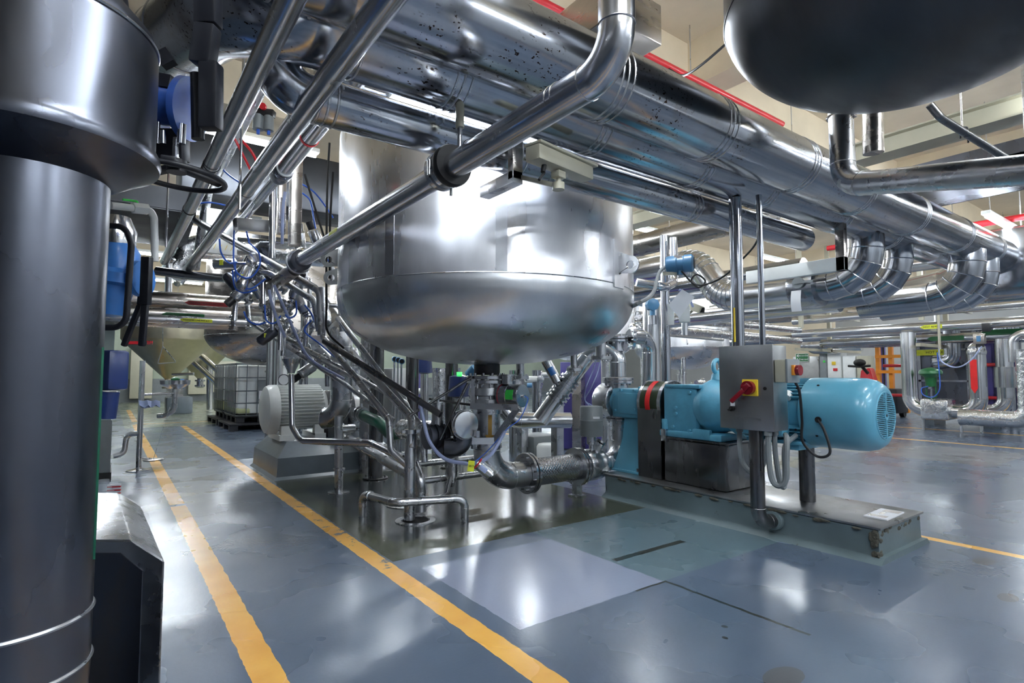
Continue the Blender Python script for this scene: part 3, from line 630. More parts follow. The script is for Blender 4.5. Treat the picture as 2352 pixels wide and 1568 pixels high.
m = MB(); m.lathe([(.215, 1.905), (.235, 1.90), (.238, 1.885), (.238, 1.62), (.235, 1.56), (.222, 1.51), (.195, 1.475), (.165, 1.463), (.15, 1.462)], C_(0, PZ), ya, 64, (0, 0)); finish('fan_cowl', m, 'teal', t)
m = MB(); m.lathe([(.15, 1.462), (.01, 1.462), (.01, 1.47), (.15, 1.47)], C_(0, PZ), ya, 48, (0, 0)); finish('grille_shade', MB().lathe([(.15, 1.478), (.001, 1.478)], C_(0, PZ), ya, 40), 'hole', t)  # black disc paints the shade behind the fan grille
m = MB(); m.ring(C_(1.462), ya, .148, .006, 48).lathe([(.03, 1.455), (.03, 1.475)], C_(0, PZ), ya, 24)
for k in range(24):
    z = -.135+.27*k/23; h = math.sqrt(.148**2-z*z); m.b2((PX-h, 1.458, PZ+z-.0032), (PX+h, 1.474, PZ+z+.0032))
for xx in (0,): m.b2((PX-.008, 1.456, PZ-.145), (PX+.008, 1.47, PZ+.145))
finish('fan_grille', m, 'teal', t); finish('shaft_hole', MB().cyl(C_(1.4535), C_(1.456), .009, seg=16), 'hole', t)
m = MB()
for y, z in ((1.93, 1.0), (1.80, 1.02), (1.93, .72), (1.80, .69)):
    rr = math.sqrt(max(0, .239**2-(z-PZ)**2)); m.cyl((PX-rr-.002, y, z), (PX-rr+.006, y, z), .008, seg=12)
m.cyl((PX-.245, 1.765, .80), (PX-.23, 1.765, .80), .02, seg=20); finish('cowl_hole', m, 'hole', t)
finish('support_post', MB().cyl((4.03, 1.98, .203), (4.03, 1.98, .58), .052), 'cab', t)
finish('inspection_cap', MB().cyl((PX-.205, 1.99, PZ+.10), (PX-.17, 1.99, PZ+.13), .03), 'white', t); finish('inspection_cap', MB().cyl((PX-.20, 2.12, PZ+.12), (PX-.165, 2.12, PZ+.15), .03), 'white', t)
cable('motor_cable', [V(3.58, 1.815, 1.045), V(3.60, 1.80, .98), V(3.66, 1.82, .80), V(3.68, 1.83, .66), V(3.70, 1.75, .57), V(3.72, 1.68, .60), V(3.745, 1.72, .73), V(3.762, 1.765, .80)], .009, 'black', 'black cable drooping from the ivory switch box into the motor cowl')
# ---------------------------------------------------------------- control box on bent pipe stand
BX = 3.45
t = thing('control_box', (3.53, 2.08, .1), 'stainless steel control box with a red and yellow rotary handle on a pipe stand', 'control box')
finish('enclosure', MB().b2((BX+.01, 1.888, .73), (BX+.17, 2.272, 1.285), .006), 'box', t)
finish('door', MB().b2((BX-.008, 1.886, .728), (BX+.008, 2.274, 1.289), .004), 'box', t)
m = MB().tube([V(3.50, 2.045, .73), V(3.50, 2.045, .115), V(3.72, 2.02, .115)], .046, .10, 24, 10, .003); finish('stand_pipe', m, 'cab', t)
finish('wall_collar', MB().lathe([(.046, -.02), (.062, -.012), (.068, .01)], (3.655, 2.028, .115), xa, 24), 'plinth', t)
c = aX(1724, 890, BX-.008); c = V(BX-.008, c.y, c.z)
finish('switch_plate', MB().b2((BX-.022, c.y-.055, c.z-.055), (BX-.006, c.y+.055, c.z+.055), .006), 'yellow', t)
m = MB().cyl((BX-.022, c.y, c.z), (BX-.055, c.y, c.z), .045, seg=32); dh = (V(0, .8, -.75)).normalized()
m.bar(V(BX-.062, c.y, c.z)-dh*.03, V(BX-.062, c.y, c.z)+dh*.02, .035, .03, .004, up=xa).bar(V(BX-.065, c.y, c.z)+dh*.02, V(BX-.075, c.y, c.z)+dh*.14, .028, .022, .004, up=xa)
finish('rotary_handle', m, 'darkred', t)
m = MB().b2((BX-.075, c.y-.004, c.z-.02), (BX-.076+.01, c.y+.004, c.z+.025)); finish('handle_slot', m, 'ink', t)
c2 = aX(1685, 938, BX); finish('selector_switch', MB().cyl((BX-.01, c2.y, c2.z), (BX-.03, c2.y, c2.z), .017).bar(V(BX-.036, c2.y+.018, c2.z-.01), V(BX-.036, c2.y-.012, c2.z+.006), .01, .014, up=xa), 'ink', t)
finish('selector_label', MB().b2((BX-.011, c2.y-.016, c2.z+.018), (BX-.008, c2.y+.016, c2.z+.042)), 'paper', t)
c3 = aX(1759, 892, BX); finish('door_lock', MB().cyl((BX-.008, c3.y, c3.z), (BX-.014, c3.y, c3.z), .011), 'ink', t)
finish('label_strip', MB().bar((BX-.0085, 2.16, .815), (BX-.0085, 1.975, .80), .003, .013), 'box', t)
m = MB()
for (ya_, yb_, zl) in ((2.19, 2.10, .42), (1.94, 1.955, .36)):
    x = 3.54; m.cable([V(x, ya_, .73), V(x, ya_, .60), V(x+.02, ya_-.01, zl+.06), V(x+.05, (ya_+yb_)/2-.03, zl), V(x+.09, yb_-.03, zl+.08), V(x+.08, yb_-.04, .62), V(3.80, yb_-.02, .68)], .017).cyl((x, ya_, .735), (x, ya_, .70), .024)
finish('conduit_loop', m, 'grey', t)
m = MB(); m.cable([V(3.47, 1.945, .73), V(3.47, 1.945, .55), V(3.475, 1.93, .42), V(3.485, 1.89, .385), V(3.495, 1.85, .43), V(3.50, 1.845, .56), V(3.52, 1.85, .68), V(3.6, 1.9, .70)], .018).cyl((3.47, 1.945, .735), (3.47, 1.945, .70), .025); finish('conduit_loop', m, 'grey', t)
t = thing('isolator_switch', (3.53, 1.82, 1.04), 'ivory isolator box with orange and red knob on the side of the control box', 'switch')
finish('case', MB().b2((3.46, 1.812, 1.045), (3.60, 1.886, 1.19), .006), 'cctv', t); finish('front_cover', MB().b2((3.455, 1.798, 1.042), (3.605, 1.813, 1.193), .003), 'grey', t)
finish('knob_plate', MB().b2((3.50, 1.78, 1.09), (3.57, 1.80, 1.155), .004), 'orange', t); finish('knob', MB().cyl((3.535, 1.78, 1.122), (3.535, 1.757, 1.122), .033, seg=28), 'darkred', t)
for (x, y, r, zt, lb) in ((3.56, 2.195, .043, 2.345, 'thick polished post rising from the control box to the overhead pipe'), (3.60, 2.04, .02, 2.335, 'slim polished post rising from the rear of the control box')):
    t = pipe('support_post', [V(x, y, 1.286), V(x, y, zt)], r, 'clad', lb, 'post')
    if r > .03: finish('marker_tape', MB().rings([[V(x-RT.x*r*.8+dx_*1., y-RT.y*r*.8-.0+dy_, z) for dx_, dy_ in ((-.004-.6*FH.x*r, -.6*FH.y*r-.003), (.006-.7*FH.x*r, -.7*FH.y*r-.004), (.006-.6*FH.x*r, -.6*FH.y*r+.003), (-.004-.5*FH.x*r, -.5*FH.y*r+.004))] for z in (1.32, 1.56)]), 'yellow', t)
# ---------------------------------------------------------------- overhead pipe rack (runs along X)
def big(name, P, r, mat, label, bend, marks, seg=40, beads=0, cat='pipe'):
    o = pipe(name, P, r, mat, label, cat, bend, seg, 8, beads)
    for x in marks:
        y, z = P[1][1], P[1][2]
        m = MB()
        for dx in (-.035, 0, .04): m.lathe([(r, -.006), (r+.004, -.003), (r+.004, .003), (r, .006)], (x+dx, y, z), xa, 40, (0, 0))
        finish('seam_band', m, 'satin', o)
    return o
A_ = big('cladded_pipe', [V(.2, 1.86, 2.515), V(2, 1.86, 2.515), V(8.72, 1.86, 2.515), V(8.95, 2.5, 2.3), V(8.95, 3.2, 2.2)], .18, 'clad', 'upper of the two fat cladded pipes crossing the whole ceiling from top left to right', .3, (.35, 1.9, 2.75, 3.7, 4.6, 5.7, 6.9, 8.0))
B_ = big('cladded_pipe', [at(300, 165, 3.3), V(.35, 2.215, 2.515), V(8.3, 2.215, 2.515)], .17, 'clad', 'lower of the two fat cladded pipes, the one nearest above the mixing tank', .4, (.75, 1.25, 2.15, 3.1, 3.9, 5.1, 6.2, 7.4))
for f in (.12, .22, .3, .5, .62):
    p_ = at(300, 165, 3.3).lerp(V(.35, 2.215, 2.515), f); bands(B_, [p_], V(.35, 2.215, 2.515)-at(300, 165, 3.3), .17, .02, 'pipe')
C__ = big('cladded_pipe', [at(622, 130, 2.3), V(.58, 2.4, 2.29), V(4.95, 2.4, 2.29)], .10, 'clad', 'medium polished pipe crossing in front of the mixing tank below the two fat pipes', .14, (.72, 1.75, 2.02, 3.3), seg=36)
pipe('cladded_pipe', [V(.75, 2.62, 2.52), V(4.2, 2.62, 2.52)], .05, 'clad', 'small pipe end showing above the medium polished pipe at the left')
def lobster(P, r, label, nb=5, mat='clad', bend=.35):
    pts, mk = fillet(P, bend, nb); o = finish('segmented_elbow', MB().sweep(pts, r, 32), mat, None, label, 'pipe', sharp=12)
    m = MB()
    for i in range(1, len(pts)-1):
        m.ring(pts[i], pts[i+1]-pts[i-1], r, .006, 32)
    finish('seam_band', m, 'pipe', o); return o
lobster([V(5.75, 2.215, 2.40), V(5.75, 2.215, 1.98), V(5.75, 2.75, 1.98)], .155, 'nearest segmented elbow dropping from the lower fat pipe', 4, bend=.3)
lobster([V(6.5, 2.215, 2.40), V(6.5, 2.215, 1.98), V(6.5, 2.95, 1.95)], .14, 'second segmented elbow dropping from the lower fat pipe', 4, bend=.3)
lobster([V(7.35, 1.86, 2.40), V(7.35, 1.86, 1.95), V(7.35, 2.9, 1.93)], .16, 'big segmented elbow dropping from the upper fat pipe', 4, bend=.34)
lobster([V(7.95, 1.86, 2.40), V(7.95, 1.86, 1.95), V(7.95, 2.9, 1.90)], .13, 'rightmost segmented elbow dropping from the upper fat pipe', 4, bend=.3)
o = lobster([V(5.75, 2.75, 1.98), V(5.75, 3.72, 1.98), V(5.75, 4.05, 2.46), V(5.75, 7.2, 2.50)], .165, 'bright ringed duct with an S bend right of the mixing tank', 6, 'clad2', .35)
finish('end_flange', MB().lathe([(.15, 2.62), (.21, 2.63), (.215, 2.70), (.215, 2.86), (.21, 2.88), (.15, 2.89)], (5.75, 0, 1.98), V(0, 1, 0), 36), 'clad', o)
g_ = V(5.53, 2.74, 2.0)
finish('valve_wheel', MB().cyl(g_, g_-V(.03, 0, 0), .055, seg=20).box(g_-V(.04, .08, 0), (.012, .22, .02)), 'grey', o)
finish('lever_grip', MB().box(g_-V(.045, .22, 0), (.022, .12, .03), None, .006), 'black', o)
finish('hanging_paper', MB().rings([[V(5.535-.02*math.sin(i*.5), y, 1.93-.035*i) for y in (2.72, 2.82)] for i in range(7)], (0, 0), False), 'paper', o)
pipe('support_duct', [V(6.9, 2.95, 1.93), V(6.9, 6, 1.9)], .11, 'clad2', 'foil duct running away under the segmented elbows')
pipe('rack_pipe', [V(5.1, 2.75, 2.65), V(5.1, 9, 2.6)], .13, 'brown', 'brownish large pipe above the bright S bend duct')
pipe('rack_pipe', [V(6.6, 3.2, 2.35), V(6.6, 8.4, 2.35)], .12, 'clad', 'polished pipe with flanged joint behind the S bend duct')
# end box of the upper pipe
t = thing('duct_transition', (9.3, 1.7, 1.95), 'dark rounded duct box at the far end of the upper fat pipe', 'duct')
finish('casing', MB().b2((8.75, 1.35, 2.02), (9.1, 2.35, 2.9), .14), 'clad', t); finish('joint_strip', MB().b2((9.08, 1.33, 2.0), (9.12, 2.37, 2.92), .02), 'pipe', t)
pipe('red_pipe', [V(.5, 2.9, 3.70), V(5.6, 2.9, 3.70)], .032, 'red', 'bright red sprinkler pipe along the cream concrete beam')
pipe('red_pipe', [V(9.0, .6, 3.0), V(9.0, 4.0, 3.05)], .04, 'red', 'dark red pipe below the beam at the upper right')
# straps and rods
for x, l in ((.55, 'left'), (.98, 'right')):
    pipe('hanger_rod', [V(x, 2.02, 2.40), V(x, 2.02, 4.2)], .006, 'satin', '%s thin black hanger rod between the two fat pipes' % l, 'rod', seg=8)
q = aX(1023, 250, 1.27); q1 = V(1.27, 2.27, 2.12)
t = thing('pipe_hanger', q1, 'vertical rod with white sleeve holding the clamped diagonal pipe', 'hanger')
hx, hy = 1.28, 2.17
finish('rod', MB().cyl((hx, hy, 2.12), (hx, hy, 2.40), .011), 'pipe', t); finish('sleeve', MB().cyl((hx, hy, 2.24), (hx, hy, 2.40), .02), 'cctv', t)
# Y running polished pipes near the ceiling
P1 = pipe('polished_pipe', [V(.41, .75, 2.24), V(.41, 6.4, 2.21)], .040, 'pipe', 'leftmost of the two long polished pipes slanting across the upper left', seg=28)
bands(P1, [(.41, y, 2.24) for y in (1.25, 1.33, 1.62)], (0, 1, 0), .04, .006, 'satin', th=.0015); bands(P1, [(.41, y, 2.22) for y in (3.3, 4.3)], (0, 1, 0), .04, .01, 'black', th=.003)
P2 = pipe('polished_pipe', [V(.635, .8, 2.22), V(.635, 7.7, 2.19)], .045, 'pipe', 'right hand one of the two long polished pipes slanting across the upper left', seg=28)
bands(P2, [(.635, y, 2.21) for y in (3.6, 5.2)], (0, 1, 0), .045, .012, 'black', th=.003)
P3 = pipe('clamped_pipe', [V(1.25, 1.16, 3.0), V(1.25, 1.16, 2.06), V(1.25, 4.7, 2.03)], .058, 'pipe', 'thick polished elbowed pipe with a black rubber clamp before the mixing tank', bend=.13, seg=36, n=14, beads=.003)
bands(P3, [(1.25, y, 2.06) for y in (1.42, 1.45, 2.0)], (0, 1, 0), .058, .008, 'pipe', th=.002)
c = V(1.25, 2.2, 2.058)
finish('rubber_ring', MB().lathe([(.058, -.035), (.092, -.035), (.098, -.02), (.098, .0), (.092, .012), (.058, .012)], c, (0, 1, 0), 40), 'black', P3)
finish('band_clamp', MB().lathe([(.07, .012), (.090, .014), (.090, .045), (.078, .048), (.078, .06), (.092, .062), (.092, .09), (.07, .092)], c, (0, 1, 0), 40), 'pipe', P3)
finish('clamp_bolt', MB().cyl(c+V(-.095, .03, .02), c+V(-.095, .03, -.05), .009).cyl(c+V(.02, .03, -.09), c+V(.02, .03, -.125), .007).box(c+V(-.08, .03, 0), (.03, .03, .02)), 'satin', P3)
finish('yellow_sticker', MB().rings([[V(1.25-.0585*math.cos(g), y, 2.045+.0585*math.sin(g)) for g in (-.3, .1, .5)] for y in (3.62, 3.78)], (0, 0), False), 'ytag', P3)
c = aX(690, 605, 1.25); t = thing('pipe_strainer', c, 'fat black banded joint at the lower end of the clamped pipe', 'joint')
finish('body', MB().lathe([(.05, -.12), (.085, -.10), (.095, -.05), (.095, .03), (.07, .06)], V(1.25, 4.75, 2.03), (0, 1, 0), 28), 'dark', t); finish('band', MB().lathe([(.095, -.03), (.102, -.028), (.102, 0), (.095, .002)], V(1.25, 4.75, 2.03), (0, 1, 0), 28, (0, 0)), 'satin', t)
pipe('stub_pipe', [V(1.24, 4.8, 1.98), V(1.16, 5.9, 1.86)], .062, 'brown', 'short warm toned pipe continuing beyond the black banded joint', seg=24)
P4 = pipe('collared_pipe', [V(.93, 2.53, 2.55), V(.93, 4.0, 2.50)], .055, 'pipe', 'pipe with a red tie ending in a dark collar behind the long polished pipes', seg=28)
bands(P4, [(.93, 3.35, 2.52)], (0, 1, 0), .055, .02, 'red', 'red_tie', .003)
finish('collar', MB().lathe([(.05, 3.95), (.066, 3.96), (.07, 4.02), (.062, 4.10), (.045, 4.11)], V(.93, 0, 2.50), (0, 1, 0), 28), 'dark', P4)
finish('white_ring', MB().ring((.93, 3.9, 2.50), (0, 1, 0), .055, .006, 28), 'white', P4)
pipe('thin_pipe', [V(.93, 4.1, 2.50), V(.93, 6.6, 2.48)], .036, 'pipe', 'thinner pipe continuing beyond the dark collar')
pipe('rusty_pipe', [V(.72, 2.2, 2.95), V(.72, 6.0, 2.86), V(.70, 6.6, 2.2)], .042, 'satin', 'rust spotted pipe between the two long polished pipes')
for (x, y0_, y1_, z, l) in ((.55, 3.3, 3.3, 4.2, 'thin vertical rod hanging between the two long polished pipes'), (.30, 4.6, 4.6, 4.2, 'thin vertical rod behind the black handwheel')):
    pipe('hanger_rod', [V(x, y0_, 2.0), V(x, y0_, z)], .007, 'clad2', l, 'rod', seg=8)
t = pipe('downpipe', [at(582, -40, 3.3), at(582, 130, 3.3)], .038, 'clad2', 'white glinting vertical pipe at the top left between the elbows', seg=20)
# L bracket and surveillance camera
t = thing('steel_bracket', (1.68, 2.3, 2.08), 'L shaped square steel bracket under the medium polished pipe', 'bracket')
finish('hanger_arm', MB().b2((1.64, 2.245, 2.10), (1.705, 2.29, 2.42), .004), 'brown', t); finish('cantilever_arm', MB().b2((1.64, 2.245, 2.08), (1.705, 2.56, 2.145), .003), 'tank', t)
t = thing('surveillance_camera', at(1275, 375, 2.75), 'ivory box surveillance camera on a swivel arm beside the steel bracket', 'camera')
a_, b_ = at(1222, 345, 2.6), at(1348, 402, 2.95); a_ = a_-UZ*.01; dd = (b_-a_).normalized(); up_ = dd.cross(RT).normalized()
finish('body', MB().bar(a_, b_, .09, .075, .012), 'cctv', t); finish('sunshield', MB().bar(a_+UZ*.045-dd*.0, b_+UZ*.045+dd*.03, .105, .014, .004), 'cctv', t)
cm = a_.lerp(b_, .45)-UZ*.04
finish('swivel', MB().bar(cm-UZ*.02-dd*.03, cm-UZ*.02+dd*.03, .05, .035, .004).cyl(cm-UZ*.085, cm-UZ*.03, .014), 'cctv', t)
finish('arm', MB().bar(V(1.70, 2.27, 2.125), cm-UZ*.075, .03, .022, .004).cyl(cm-UZ*.095, cm-UZ*.06, .03), 'cctv', t)
finish('cable_gland', MB().cyl(a_.lerp(b_, .2)-UZ*.035, a_.lerp(b_, .2)-UZ*.075-dd*.01, .012).cyl(a_.lerp(b_, .2)-UZ*.075, a_.lerp(b_, .2)-UZ*.12-dd*.04, .007), 'black', t)
t = thing('steel_bracket', (5.0, 2.4, 2.0), 'L shaped square steel bracket at the far end of the medium polished pipe', 'bracket')
finish('hanger_arm', MB().b2((5.02, 2.1, 1.98), (5.09, 2.17, 2.4), .004), 'brown', t); finish('cantilever_arm', MB().b2((5.02, 2.1, 1.98), (5.09, 3.0, 2.10), .004), 'white', t)
# elbowed pipe below the dark overhead vessel
g0 = at(1930, 285, 3.25); g1 = at(1938, 425, 3.2); g2 = at(2420, 385, 2.2)
G = pipe('satin_pipe', [g0+UZ*.35, g1, g2], .065, 'satin', 'dark satin pipe bending from vertical to the right edge below the dark overhead vessel', bend=.17, seg=32, n=14, beads=.003)
finish('top_clamp', MB().ring(at(1930, 268, 3.25), UZ, .067, .009).box(at(1958, 262, 3.2), (.05, .03, .03)), 'brown', G)
pipe('capped_pipe', [at(2004, 200, 3.3), at(2006, 352, 3.3)], .055, 'brown', 'short stained pipe stub ending in mid air under the dark overhead vessel', seg=28)
pipe('diagonal_pipe', [at(2135, 240, 3.2), at(2160, 270, 3.2), at(2400, 420, 3.6)], .022, 'cab', 'thin diagonal pipe held by a clevis at the upper right', bend=.05)
t = thing('clevis_hanger', at(2215, 300, 3.5), 'thin rod with a dark clevis holding the diagonal pipe', 'hanger')
finish('rod', MB().cyl(at(2205, 180, 3.35), at(2210, 290, 3.35), .005), 'brown', t); finish('clevis', MB().tube([at(2206, 318, 3.33), at(2202, 292, 3.33), at(2222, 292, 3.33), at(2224, 328, 3.33)], .005, .01, 8), 'black', t)
m = MB(); m.b2((6.0, -3.5, 3.22), (6.12, 9, 3.38)).b2((5.93, -3.5, 3.21), (6.19, 9, 3.225)).b2((5.93, -3.5, 3.375), (6.19, 9, 3.39)); finish('steel_beam', m, 'cctv', None, 'cream steel beam running behind the dark overhead vessel', 'beam')
finish('cable_tray', MB().b2((6.2, -3.2, 2.95), (7.4, 2.6, 2.98)).b2((6.2, -3.2, 2.95), (6.22, 2.6, 3.1)).b2((7.38, -3.2, 2.95), (7.4, 2.6, 3.1)), 'dark', None, 'wide dark steel tray at the upper right behind the cream beam', 'tray')
for x in (5.4, 8.4):
    finish('steel_post', MB().b2((x, .9, 2.6), (x+.1, 1.0, 4.25), .004), 'satin', None, 'square steel hanger column %s the satin elbowed pipe' % ('nearest' if x < 6 else 'farthest behind'), 'post')
cable('ceiling_cable', [V(3.75, 2.9, 3.68), V(3.6, 2.6, 3.45), V(3.6, 2.2, 3.55), V(3.7, 2.0, 3.75)], .01, 'black', 'black cable drooping from the red pipe to the ceiling')
pipe('hanger_rod', [V(2.75, 2.6, 2.9), V(2.75, 2.6, 3.85)], .010, 'black', 'black hanger rod in front of the cream concrete beam', 'rod', seg=8)
finish('junction_box', MB().b2((2.15, 2.05, 3.05), (2.6, 2.5, 3.3), .01), 'brown', None, 'dark brown steel box beside the thick pipe elbow at the top', 'box')
t = pipe('rack_pipe', [V(4.52, 3.58, .0), V(4.52, 3.58, 2.5)], .045, 'clad', 'polished vertical post behind the pump coupling', 'post')
# blue display transmitter on the post
c = at(1562, 606, 5.0); t = thing('display_transmitter', c, 'large blue display transmitter on a bracket right of the mixing tank', 'instrument')
dx_ = (RT*.9-FH*.4).normalized()
finish('housing', MB().lathe([(.04, -.125), (.07, -.12), (.078, -.10), (.078, -.03), (.07, -.02), (.07, .03), (.08, .04), (.08, .105), (.06, .12)], c, dx_, 28).cyl(c-UZ*.06, c-UZ*.10, .03), 'sky', t)
finish('display_glass', MB().cyl(c+dx_*.118, c+dx_*.124, .055), 'hole', t)
finish('bracket', MB().bar(at(1522, 628, 5.0), at(1562, 628, 5.0), .012, .03), 'cctv', t)
finish('info_label', MB().bar(c-dx_*.07+UZ*.055-FH*.06, c+dx_*.0+UZ*.055-FH*.06, .003, .03), 'brown', t)
pipe('stub_pipe', [at(1462, 648, 5.1), at(1528, 660, 5.1), V(4.5, 3.45, 2.0), V(4.5, 3.45, 2.45)], .04, 'pipe', 'open ended pipe stub bending up beside the display transmitter', bend=.1, beads=.003)
cable('looped_cable', [at(1565, 622, 4.95), at(1585, 645, 4.95), at(1605, 660, 4.9), at(1620, 645, 4.9), at(1600, 630, 4.9), at(1588, 645, 4.9), at(1612, 655, 4.8), at(1660, 636, 4.6), at(1710, 590, 4.4), at(1738, 555, 4.2), at(1745, 520, 4.0), at(1746, 500, 3.9)], .008, 'ink', 'thin black cable looping from the display transmitter up to the slim post')
t = thing('paper_tag', at(1555, 672, 4.95), 'bright crumpled white paper tag hung under the display transmitter', 'tag')
finish('sheet', MB().rings([[at(1535+8*i, 700-9*i, 4.95+.03*(i % 2)), at(1560+9*i, 730-12*i, 4.95+.03*((i+1) % 2))] for i in range(5)], (0, 0), False), 'paper', t)
for (x, y, d, l) in ((1498, 700, 6.2, 'small blue transmitter between the mixing tank and the vertical post'),):
    c = at(x, y, d); t = thing('pressure_transmitter', c, l, 'instrument')
    finish('housing', MB().lathe([(.03, -.06), (.07, -.05), (.07, .05), (.03, .06)], c, -FH, 8).cyl(c-UZ*.05, c-UZ*.12, .03), 'sky', t); finish('stem', MB().cyl(c-UZ*.12, c-UZ*.22, .045), 'pipe', t)
c = at(1572, 722, 5.3); t = thing('valve_positioner', c, 'pale grey valve positioner clamped on the vertical post', 'instrument')
finish('case', MB().box(c, (.12, .10, .16), .6, .01).box(c-RT*.13, (.05, .06, .2), .6), 'white', t); finish('cap', MB().box(c+UZ*.11, (.09, .08, .06), .6), 'navy', t); finish('stem', MB().cyl(c-UZ*.2, c-UZ*.08, .03), 'clad2', t)
cable('air_tube', [at(1560, 665, 5.2), at(1580, 680, 5.2), at(1592, 705, 5.2)], .012, 'wtube', 'pale tube arching into the grey valve positioner')
t = thing('surveillance_camera', at(1600, 708, 6.8), 'small distant ivory camera facing right under the S bend duct', 'camera')
finish('body', MB().bar(at(1585, 702, 6.8), at(1612, 712, 6.7), .12, .09, .01), 'cctv', t); finish('lens_window', MB().bar(at(1612, 712, 6.7), at(1613, 712, 6.68), .06, .06), 'hole', t); finish('arm', MB().bar(at(1572, 728, 6.8), at(1590, 714, 6.8), .03, .03), 'cctv', t)
# inverted pipe bends at the tank's right flank
pipe('flanged_bend', [at(1450, 772, 5.4), at(1492, 775, 5.6), at(1492, 900, 5.6)], .075, 'clad2', 'flanged steel bend turning down behind the pump head', bend=.16, seg=28, n=10, beads=.004)
t = thing('pipe_flange', at(1455, 772, 5.4), 'bolted pipe flange touching the right flank of the mixing tank', 'flange'); finish('disc', MB().flange(at(1452, 772, 5.38), RT, .13, .03), 'pipe', t)
for k, (x0_, y0_, x1_, y1_, r, mt, l) in enumerate(((1470, 665, 1700, 640, .05, 'brown', 'thin stained pipe crossing under the S bend duct'), (1465, 725, 1835, 758, .075, 'foil', 'crumpled foil wrapped pipe sloping right behind the posts'), (1465, 750, 1835, 783, .08, 'foil', 'lower fat foil wrapped pipe behind the posts'), (1500, 765, 1660, 780, .035, 'clad2', 'thin bright pipe above the distant tank'))):
    pipe('background_pipe', [at(x0_, y0_, 8.5), at(x1_, y1_, 12.5)], r, mt, l)
# ---------------------------------------------------------------- near left column, valves, cabinet
CL = EYE*0+FH*1.868*math.cos(math.radians(41.7))-RT*1.868*math.sin(math.radians(41.7)); cx, cy = CL.x, CL.y
t = thing('insulated_column', (cx, cy, 0), 'dark out of focus steel column with a wider head filling the left edge', 'column')
finish('lower_shell', MB().cyl((cx, cy, 0), (cx, cy, 1.66), .172, seg=72), 'dark', t)
finish('head_shell', MB().lathe([(.172, 1.60), (.262, 1.655), (.283, 1.665), (.287, 1.68), (.283, 1.70), (.272, 1.72), (.272, 1.98), (.262, 2.03), (.20, 2.10), (.17, 2.3), (.17, 3.0)], (cx, cy, 0), seg=72), 'dark', t)
m = MB()
for z in (.50, .375): m.ring((cx, cy, z), UZ, .172, .006, 72)
m.ring((cx, cy, 2.0), UZ, .27, .005, 72); finish('weld_ring', m, 'satin', t)
s_ = V(cx, cy, 0)+RT*.155+FH*.07; m = MB().b2((s_.x, s_.y-.004, .62), (s_.x+.006, s_.y+.004, 1.17)); finish('green_edge', m, 'dgreen', t, 'green strip on the right side')
# blue valve with black lever in front of the column head
c = at(405, 240, 1.75); t = thing('blue_gate_valve', c, 'dark blue flanged valve with a long black lever beside the column head', 'valve')
finish('body', MB().cyl(at(356, 242, 1.72), at(425, 255, 1.72), .055).cyl(at(425, 250, 1.72), at(440, 252, 1.72), .095, seg=36).cyl(at(357, 242, 1.72), at(364, 242, 1.72), .075, seg=36), 'blue', t)
finish('stem_block', MB().bar(at(395, 300, 1.74), at(395, 370, 1.74), .05, .09, .005, up=RT).bar(at(372, 190, 1.74), at(400, 195, 1.74), .05, .04).bar(at(390, 150, 1.75), at(372, 120, 1.75), .03, .04), 'blackp', t)
finish('flange_bolt', MB().cyl(at(375, 300, 1.68), at(375, 330, 1.68), .008).cyl(at(418, 285, 1.68), at(416, 330, 1.68), .012).cyl(at(364, 280, 1.7), at(362, 330, 1.7), .006), 'pipe', t)
m = MB().bar(at(478, -60, 1.62), at(478, 60, 1.62), .05, .065, .006, up=RT).bar(at(478, 60, 1.62), at(465, 150, 1.62), .05, .06, .006, up=RT).bar(at(485, 145, 1.62), at(484, 298, 1.62), .05, .055, .008, up=RT).cyl(at(452, 170, 1.66), at(455, 320, 1.66), .018)
finish('lever', m, 'blackp', t)
c = at(405, 405, 1.72); t = thing('handwheel', c, 'black spoked handwheel lying flat below the blue flanged valve', 'handwheel')
ax = (UZ+RT*.08).normalized(); finish('rim', MB().ring(c, ax, .135, .0085, 64, 10), 'blackp', t)
a, u, v = frame(ax); m = MB().cyl(c+UZ*.012, c+UZ*.05, .028)
for k in range(3):
    g = 2*PI*k/3+.9; d = RT*math.cos(g)+FH*math.sin(g); m.bar(c+UZ*.03, c+UZ*.01+d*.135, .036, .014, .003)
finish('spoke', m, 'blackp', t); finish('stem', MB().cyl(c+UZ*.03, c+UZ*.12, .014), 'satin', t)
c = at(262, 640, 2.3); t = thing('blue_diaphragm_valve', c, 'bright blue valve with a black loop handle right of the dark column', 'valve')
finish('body', MB().lathe([(.02, -.16), (.06, -.15), (.075, -.03), (.11, -.02), (.11, .02), (.085, .04), (.08, .12), (.04, .17)], c, (UZ+RT*.1).normalized(), 28).cyl(c+RT*.03, c+RT*.10, .03).cyl(c+RT*.10-UZ*.0, c+RT*.125, .075), 'blue2', t)
finish('bonnet', MB().lathe([(.07, .14), (.075, .2), (.05, .26)], c, UZ, 24), 'clad2', t)
finish('loop_handle', MB().tube([at(245, 518, 2.05), at(288, 520, 2.05), at(302, 560, 2.05), at(290, 735, 2.05), at(270, 752, 2.05), at(240, 752, 2.05)], .011, .05, 12), 'blackp', t)
m = MB().bar(at(338, 590, 2.25), at(334, 700, 2.25), .03, .035, .004, up=RT).bar(at(334, 695, 2.25), at(326, 795, 2.25), .02, .026, .006, up=RT).bar(at(328, 640, 2.3), at(322, 700, 2.3), .02, .02, .004, up=RT).bar(at(322, 700, 2.3), at(284, 795, 2.3), .02, .022, .006, up=RT)
finish('lever', m, 'blackp', t)
c = at(258, 850, 2.1); t = thing('navy_motor', c, 'navy blue motor housing beside the green edge of the dark column', 'motor')
